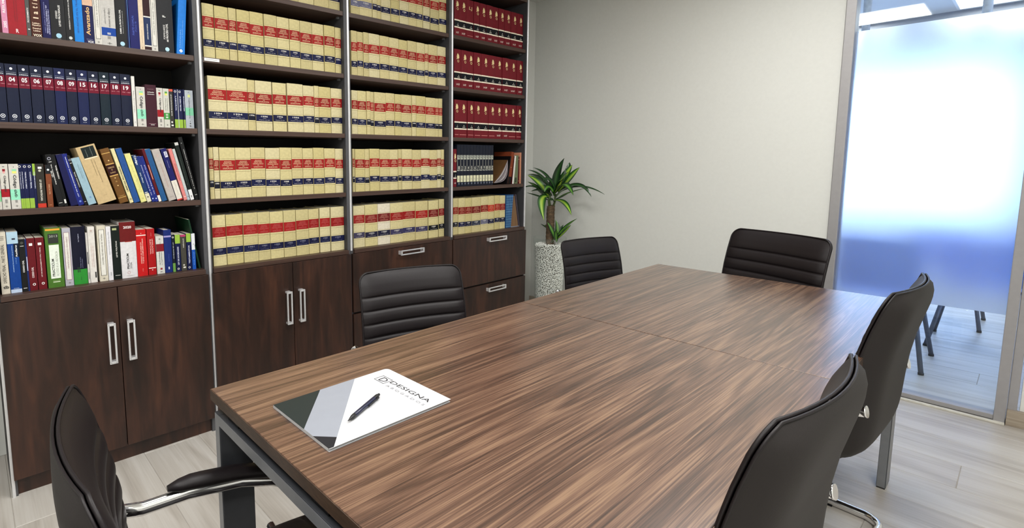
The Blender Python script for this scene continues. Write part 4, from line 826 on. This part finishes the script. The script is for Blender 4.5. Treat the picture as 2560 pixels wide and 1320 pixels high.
# ---------------------------------------------------------------- plant in a glass vase
LEAVES=[((0.041,3.447,1.045),(0.065,3.438,1.177),(0.139,3.43,1.309),0.061,0.15),
((0.04,3.456,1.035),(0.122,3.474,1.169),(0.17,3.49,1.257),0.069,0.7),
((0.036,3.438,1.031),(0.114,3.402,1.115),(0.222,3.37,1.209),0.074,0.8),
((0.075,3.453,1.046),(0.174,3.462,1.156),(0.247,3.47,1.239),0.065,0.75),
((0.113,3.459,1.122),(0.14,3.486,1.224),(0.133,3.51,1.275),0.04,0.1),
((0.033,3.458,1.053),(-0.037,3.48,1.184),(-0.204,3.5,1.233),0.026,0.2),
((0.035,3.447,1.054),(-0.076,3.438,1.189),(-0.204,3.43,1.214),0.022,0.15),
((0.018,3.454,1.053),(-0.104,3.468,1.169),(-0.241,3.48,1.176),0.034,0.05),
((0.054,3.435,1.074),(0.038,3.39,1.164),(0.001,3.35,1.134),0.044,0.2),
((0.007,3.441,0.996),(-0.063,3.414,1.118),(-0.172,3.39,1.174),0.057,0.6),
((-0.013,3.453,0.994),(-0.114,3.462,1.076),(-0.232,3.47,1.117),0.034,0.3),
((-0.002,3.438,1.005),(-0.13,3.402,1.117),(-0.236,3.37,1.044),0.018,0.15),
((0.004,3.446,0.976),(-0.096,3.432,1.01),(-0.201,3.42,1.03),0.016,0.1),
((0.002,3.432,1.006),(-0.045,3.378,1.006),(0.041,3.33,0.827),0.065,0.7),
((0.051,3.435,0.98),(0.184,3.39,0.989),(0.266,3.35,0.886),0.044,0.85),
((0.078,3.432,1.056),(0.187,3.378,1.14),(0.291,3.33,1.036),0.057,0.5),
((0.074,3.454,1.046),(0.254,3.468,1.144),(0.347,3.48,1.019),0.04,0.05),
((0.067,3.458,1.031),(0.247,3.48,1.125),(0.444,3.5,1.04),0.02,0.1),
((0.065,3.454,0.989),(0.131,3.468,1.038),(0.289,3.48,1.081),0.016,0.3),
((0.055,3.435,1.027),(0.029,3.39,1.112),(0.025,3.35,1.048),0.05,0.3),
((0.028,3.442,1.016),(-0.048,3.42,1.071),(-0.144,3.4,1.044),0.034,0.2),
((0.067,3.435,0.999),(0.14,3.39,1.051),(0.218,3.35,1.083),0.05,0.4),
((0.019,3.458,0.977),(-0.103,3.48,1.037),(-0.166,3.5,1.063),0.03,0.4),
((-0.013,3.453,0.994),(-0.033,3.462,1.07),(0.005,3.47,1.138),0.04,0.3),
((0.05,3.435,1.017),(0.116,3.39,1.133),(0.206,3.35,1.146),0.04,0.3),
((0.053,3.456,0.988),(0.095,3.474,1.008),(0.159,3.49,1.048),0.018,0.2),
((0.046,3.442,0.969),(0.044,3.42,0.999),(0.025,3.4,0.98),0.02,0.2),
((0.066,3.442,0.675),(0.051,3.42,0.752),(0.019,3.4,0.81),0.036,0.5),
((0.07,3.453,0.674),(0.084,3.462,0.751),(0.048,3.47,0.829),0.044,0.3),
((0.082,3.444,0.676),(0.168,3.426,0.744),(0.227,3.41,0.807),0.042,0.6),
((0.069,3.454,0.683),(0.128,3.468,0.774),(0.233,3.48,0.85),0.028,0.5),
((0.029,3.453,0.737),(-0.035,3.462,0.759),(-0.091,3.47,0.781),0.014,0.1),
((0.084,3.441,0.658),(0.09,3.414,0.709),(0.116,3.39,0.761),0.04,0.4),
((0.078,3.458,0.675),(0.077,3.48,0.74),(0.101,3.5,0.788),0.03,0.2)]
VX, VY = .014, 3.45
va = empty('floor_vase', (VX, VY, 0), 0, 'tall clear glass vase on the floor, filled with white pebbles', 'vase')
pr = lambda z: .102+.028*z/.685
MB().lathe([(0, .002), (pr(0)-.003, .002), (pr(0), .006), (pr(.2), .2), (pr(.45), .45), (pr(.682), .682), (pr(.685)-.0015, .685), (pr(.68)-.004, .682), (pr(.45)-.004, .45), (pr(.2)-.004, .2), (pr(.02)-.004, .022), (0, .022)], 48).obj('glass_wall', M_vglass, va)
rp = random.Random(4)
b = MB(); ico = bmesh.new(); bmesh.ops.create_icosphere(ico, subdivisions=1, radius=1); iv = [v.co.copy() for v in ico.verts]; ico.verts.index_update(); jf = [tuple(v.index for v in f.verts) for f in ico.faces]; ico.free()
ZP = .622
def pebble(p, s):
    q = Matrix.Rotation(rp.random()*6.28, 3, 'X') @ Matrix.Rotation(rp.random()*6.28, 3, 'Z')
    sc = Vector((s*rp.uniform(.8, 1.35), s*rp.uniform(.6, .95), s*rp.uniform(.6, .9)))
    b.add([tuple(Vector(p)+q @ Vector((v.x*sc.x, v.y*sc.y, v.z*sc.z))) for v in iv], jf, True)
n = 0
z = .03
while z < ZP:
    rr = pr(z)-.013; k = int(2*math.pi*rr/.0112)
    for j in range(k):
        a = 2*math.pi*(j+rp.random()*.6)/k; r_ = rr-rp.random()*.003
        pebble((r_*math.cos(a), r_*math.sin(a), z+rp.uniform(-.003, .003)), .0068)
    z += .0100
for j in range(260):
    a = rp.random()*6.28; r_ = math.sqrt(rp.random())*(pr(ZP)-.015); pebble((r_*math.cos(a), r_*math.sin(a), ZP+.004+rp.uniform(-.003, .004)), .0070)
M_peb = mat('white pebble', '#f0eee8', .6, var=.06, scale=60, bump=.1)
o = b.obj('pebbles', M_peb, va, fix=False); o['kind'] = 'stuff'
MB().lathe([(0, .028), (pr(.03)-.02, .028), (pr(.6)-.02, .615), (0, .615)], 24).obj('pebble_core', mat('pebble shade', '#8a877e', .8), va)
# the plant stands in the pebbles
pl = empty('dracaena_plant', (VX, VY, .60), 0, 'green striped dracaena with thick cane trunk in the glass vase', 'plant')
b = MB(); tp = []; tr = []
for k in range(22):
    z = .615+.318*k/21; tp.append((.001*math.sin(k*.7), .001*math.cos(k*.9), z-.60)); tr.append(.0335-.003*k/21+(.0014 if k % 2 else -.0006))
tp.append((0, 0, .338)); tr.append(.024)
M_trunk = wood('cane trunk', ('#3a2c20', '#55432f', '#6a563d', '#7d6a4c'), (20, 20, 45), (90, 90, 200), .8, bump=.3)
b.tube(tp, tr, 16).obj('trunk', M_trunk, pl, fix=False)
b = MB(); b.tube([(-.005, -.005, .325), (-.012, -.008, .37), (-.004, -.004, .44)], [.012, .011, .010], 10); b.tube([(.016, .004, .32), (.034, .004, .37), (.04, 0, .43)], [.009, .008, .008], 10)
b.tube([(.03, -.02, .05), (.055, -.01, .09), (.062, 0, .14)], [.008, .0075, .006], 8); b.tube([(-.028, -.012, .16), (-.036, -.012, .175), (-.04, -.01, .18)], .0045, 8)
b.obj('stem', mat('green stem', '#4a5a2c', .6), pl, fix=False)
def leaf_mat(name, edge, midc, stripe):
    m = bpy.data.materials.new(name); m.use_nodes = True; nt = m.node_tree; bs = nt.nodes['Principled BSDF']; L = nt.links.new
    uv = nn(nt, 'ShaderNodeAttribute'); uv.attribute_name = 'across'
    no = nn(nt, 'ShaderNodeTexNoise'); no.inputs['Scale'].default_value = 60
    a = nn(nt, 'ShaderNodeMath', operation='MULTIPLY_ADD'); a.inputs[1].default_value = .16; L(no.outputs['Fac'], a.inputs[0]); L(uv.outputs['Fac'], a.inputs[2])
    rmp = nn(nt, 'ShaderNodeValToRGB'); e = rmp.color_ramp.elements; e[0].position = .30; e[0].color = hx(stripe); e[1].position = .85; e[1].color = hx(edge)
    q = e.new(.52); q.color = hx(midc); L(a.outputs[0], rmp.inputs[0]); L(rmp.outputs[0], bs.inputs['Base Color']); bs.inputs['Roughness'].default_value = .35; bs.inputs['Coat Weight'].default_value = .1
    return m
LM = [leaf_mat('dark leaf', '#0f2a12', '#17381a', '#2a5222'), leaf_mat('green leaf', '#123416', '#2c5a20', '#5f9432'), leaf_mat('striped leaf', '#16401a', '#4f8a2a', '#a2c244')]
for B_, M_, T_, w, g in LEAVES:
    P0, P1, P2 = (Vector(p)-Vector((VX, VY, .60)) for p in (B_, M_, T_)); P1 = P1+(P1-(P0+P2)/2)*.30
    N, Kx = 16, 6; vs = []; ac = []
    wid = min(w, .075)
    for i in range(N+1):
        t = i/N; p = P0*(1-t)**2+P1*2*t*(1-t)+P2*t*t; tan = (P1-P0)*(1-t)+(P2-P1)*t; tan.normalize()
        cam_d = (Vector((2.4676, -.0515, 1.2964))-(p+Vector((VX, VY, .60)))).normalized()
        up_ = Vector((0, 0, 1))*.55+Vector((.6, -.75, 0))*.45; sd = tan.cross(up_); sd = sd.normalized() if sd.length > .05 else Vector((1, 0, 0)); nrm = sd.cross(tan)
        hw = wid/2*(math.sin(math.pi*min(1, t*.96+.06))**.75)*(1 if t < .97 else .4)
        for j in range(Kx+1):
            q = j/Kx*2-1; vs.append(p+sd*(q*hw)+nrm*(abs(q)*hw*.28)); ac.append(abs(q))
    Wk = Kx+1; nb = len(vs); vs2 = [v-Vector((0, 0, .0012)) for v in vs]
    fs = [(i*Wk+j, i*Wk+j+1, (i+1)*Wk+j+1, (i+1)*Wk+j) for i in range(N) for j in range(Kx)]
    b = MB().add(vs, fs, True); b.add(vs2, [f[::-1] for f in fs], True)
    o = b.obj('leaf', LM[0 if g < .25 else (1 if g < .55 else 2)], pl, fix=False)
    at = o.data.attributes.new('across', 'FLOAT', 'POINT'); at.data.foreach_set('value', ac+ac)
# ---------------------------------------------------------------- the next room, seen through the glass
BY1, BZ = 8.2, 2.56
M_bwall = mat('next room wall', '#c9d4e4', .8, var=.02)
M_soff = mat('grey soffit', '#9a9a9c', .7, var=.03)
struct(MB().box(-.7, -.6, L_Y+.1, BY1, 0, BZ).obj('wall_next_left', M_bwall))
struct(MB().box(4.6, 4.7, L_Y+.1, BY1, 0, BZ).obj('wall_next_right', M_bwall))
struct(MB().box(-.7, 4.7, L_Y+.1, BY1+.1, BZ, BZ+.1).obj('ceiling_next', M_ceil))
WX0, WX1, WZ0, WZ1 = -.4, 2.35, .60, 2.36
b = MB(); b.box(-.6, WX0, BY1, BY1+.12, 0, BZ); b.box(WX1, 4.6, BY1, BY1+.12, 0, BZ); b.box(WX0, WX1, BY1, BY1+.12, 0, WZ0); b.box(WX0, WX1, BY1, BY1+.12, WZ1, BZ)
struct(b.obj('wall_next_far', M_bwall))
struct(MB().box(-.6, 4.6, L_Y+.1, L_Y+.11, 0, .0).obj('trim_1', M_soff)) if 0 else None
wn = struct(empty('window_2', (0, BY1, 0))); wn['label'] = 'wide daylight window in the next room'
wfm = mat('white window profile', '#e4e6e8', .5)
for x in (WX0, (WX0*2+WX1)/3, (WX0+WX1*2)/3, WX1-.05): MB().box(x, x+.05, .02, .08, WZ0, WZ1, .004).obj('window_mullion', wfm, wn)
for z in (WZ0, WZ1-.05): MB().box(WX0, WX1, .015, .085, z, z+.05, .004).obj('window_rail', wfm, wn)
MB().box(WX0, WX1, .045, .05, WZ0, WZ1).obj('pane', M_glass, wn)
struct(MB().box(-.6, 4.6, 6.6, 6.9, 2.38, BZ).obj('trim_2', M_soff))
panel(1.145, 6.33, BZ, BACK_W, M_lampb, 'cool ceiling light of the next room, at the left above the film', (.86, .93, 1), 'ceiling lights of the next room', .6, .4)
panel(2.215, 6.2, BZ, BACK_W, M_lampb, 'cool ceiling light of the next room, at the right above the film', (.86, .93, 1), 'ceiling lights of the next room', .6, .62)
panel(3.4, 5.0, BZ, BACK_W, M_lampb, 'cool ceiling light of the next room, hidden at the right beyond the frame', (.86, .93, 1), 'ceiling lights of the next room', .6)
M_pole = mat('white column paint', '#dadcdf', .5)
for i, (x, y) in enumerate(((1.66, 4.55), (2.20, 4.62))):
    o = MB().tube([(x, y, 2.03), (x, y, BZ)], .022, 16).obj('ceiling_drop_pole', M_pole); tag(o, 'white drop pole hanging from the next room ceiling, %s of two' % ('left' if i == 0 else 'right'), 'pole')
# chairs with splayed legs behind the film
M_blue = mat('blue chair shell', '#0a7cf0', .5); M_leg = mat('grey tube leg', '#5d626e', .4, metal=.5)
def shell_chair(x, y, a, lab):
    c = empty('shell_chair', (x, y, 0), R(a), lab, 'chair', 'blue chairs of the next room')
    MB().grid(lambda u, v: ((u*2-1)*.22*(1-.1*v), -.20+.42*v, .455-.02*(1-(u*2-1)**2)+.012*(v-.5)**2), 10, 8).grid(lambda u, v: ((u*2-1)*.22*(1-.1*v), -.20+.42*v, .440-.02*(1-(u*2-1)**2)), 10, 8, flip=True).obj('seat', M_blue, c, fix=False)
    MB().grid(lambda u, v: ((u*2-1)*.21*(1-.15*v*v), -.20-.10*v+.03*(u*2-1)**2, .47+.36*v), 10, 8).grid(lambda u, v: ((u*2-1)*.21*(1-.15*v*v), -.212-.10*v+.03*(u*2-1)**2, .47+.36*v), 10, 8, flip=True).obj('backrest', M_blue, c, fix=False)
    for sx in (-1, 1):
        for sy in (-1, 1):
            l = MB().tube([(sx*.17, sy*.13, .445), (sx*.245, sy*.235, .012)], .0125, 10).obj('leg', M_leg, c, fix=False)
            MB().tube([(sx*.2445, sy*.2345, .014), (sx*.246, sy*.236, 0)], .0145, 10).obj('foot_cap', M_black, l, fix=False)
shell_chair(1.87, 4.48, 0, 'blue chair with splayed grey legs, nearest behind the glass')
shell_chair(2.31, 5.19, 0, 'blue chair behind the nearest one, partly seen below the film')
shell_chair(2.04, 5.87, 0, 'blue chair farthest behind the glass, one leg seen below the film')
shell_chair(1.33, 4.45, 0, 'blue chair at the left behind the frosted film, only a blur')
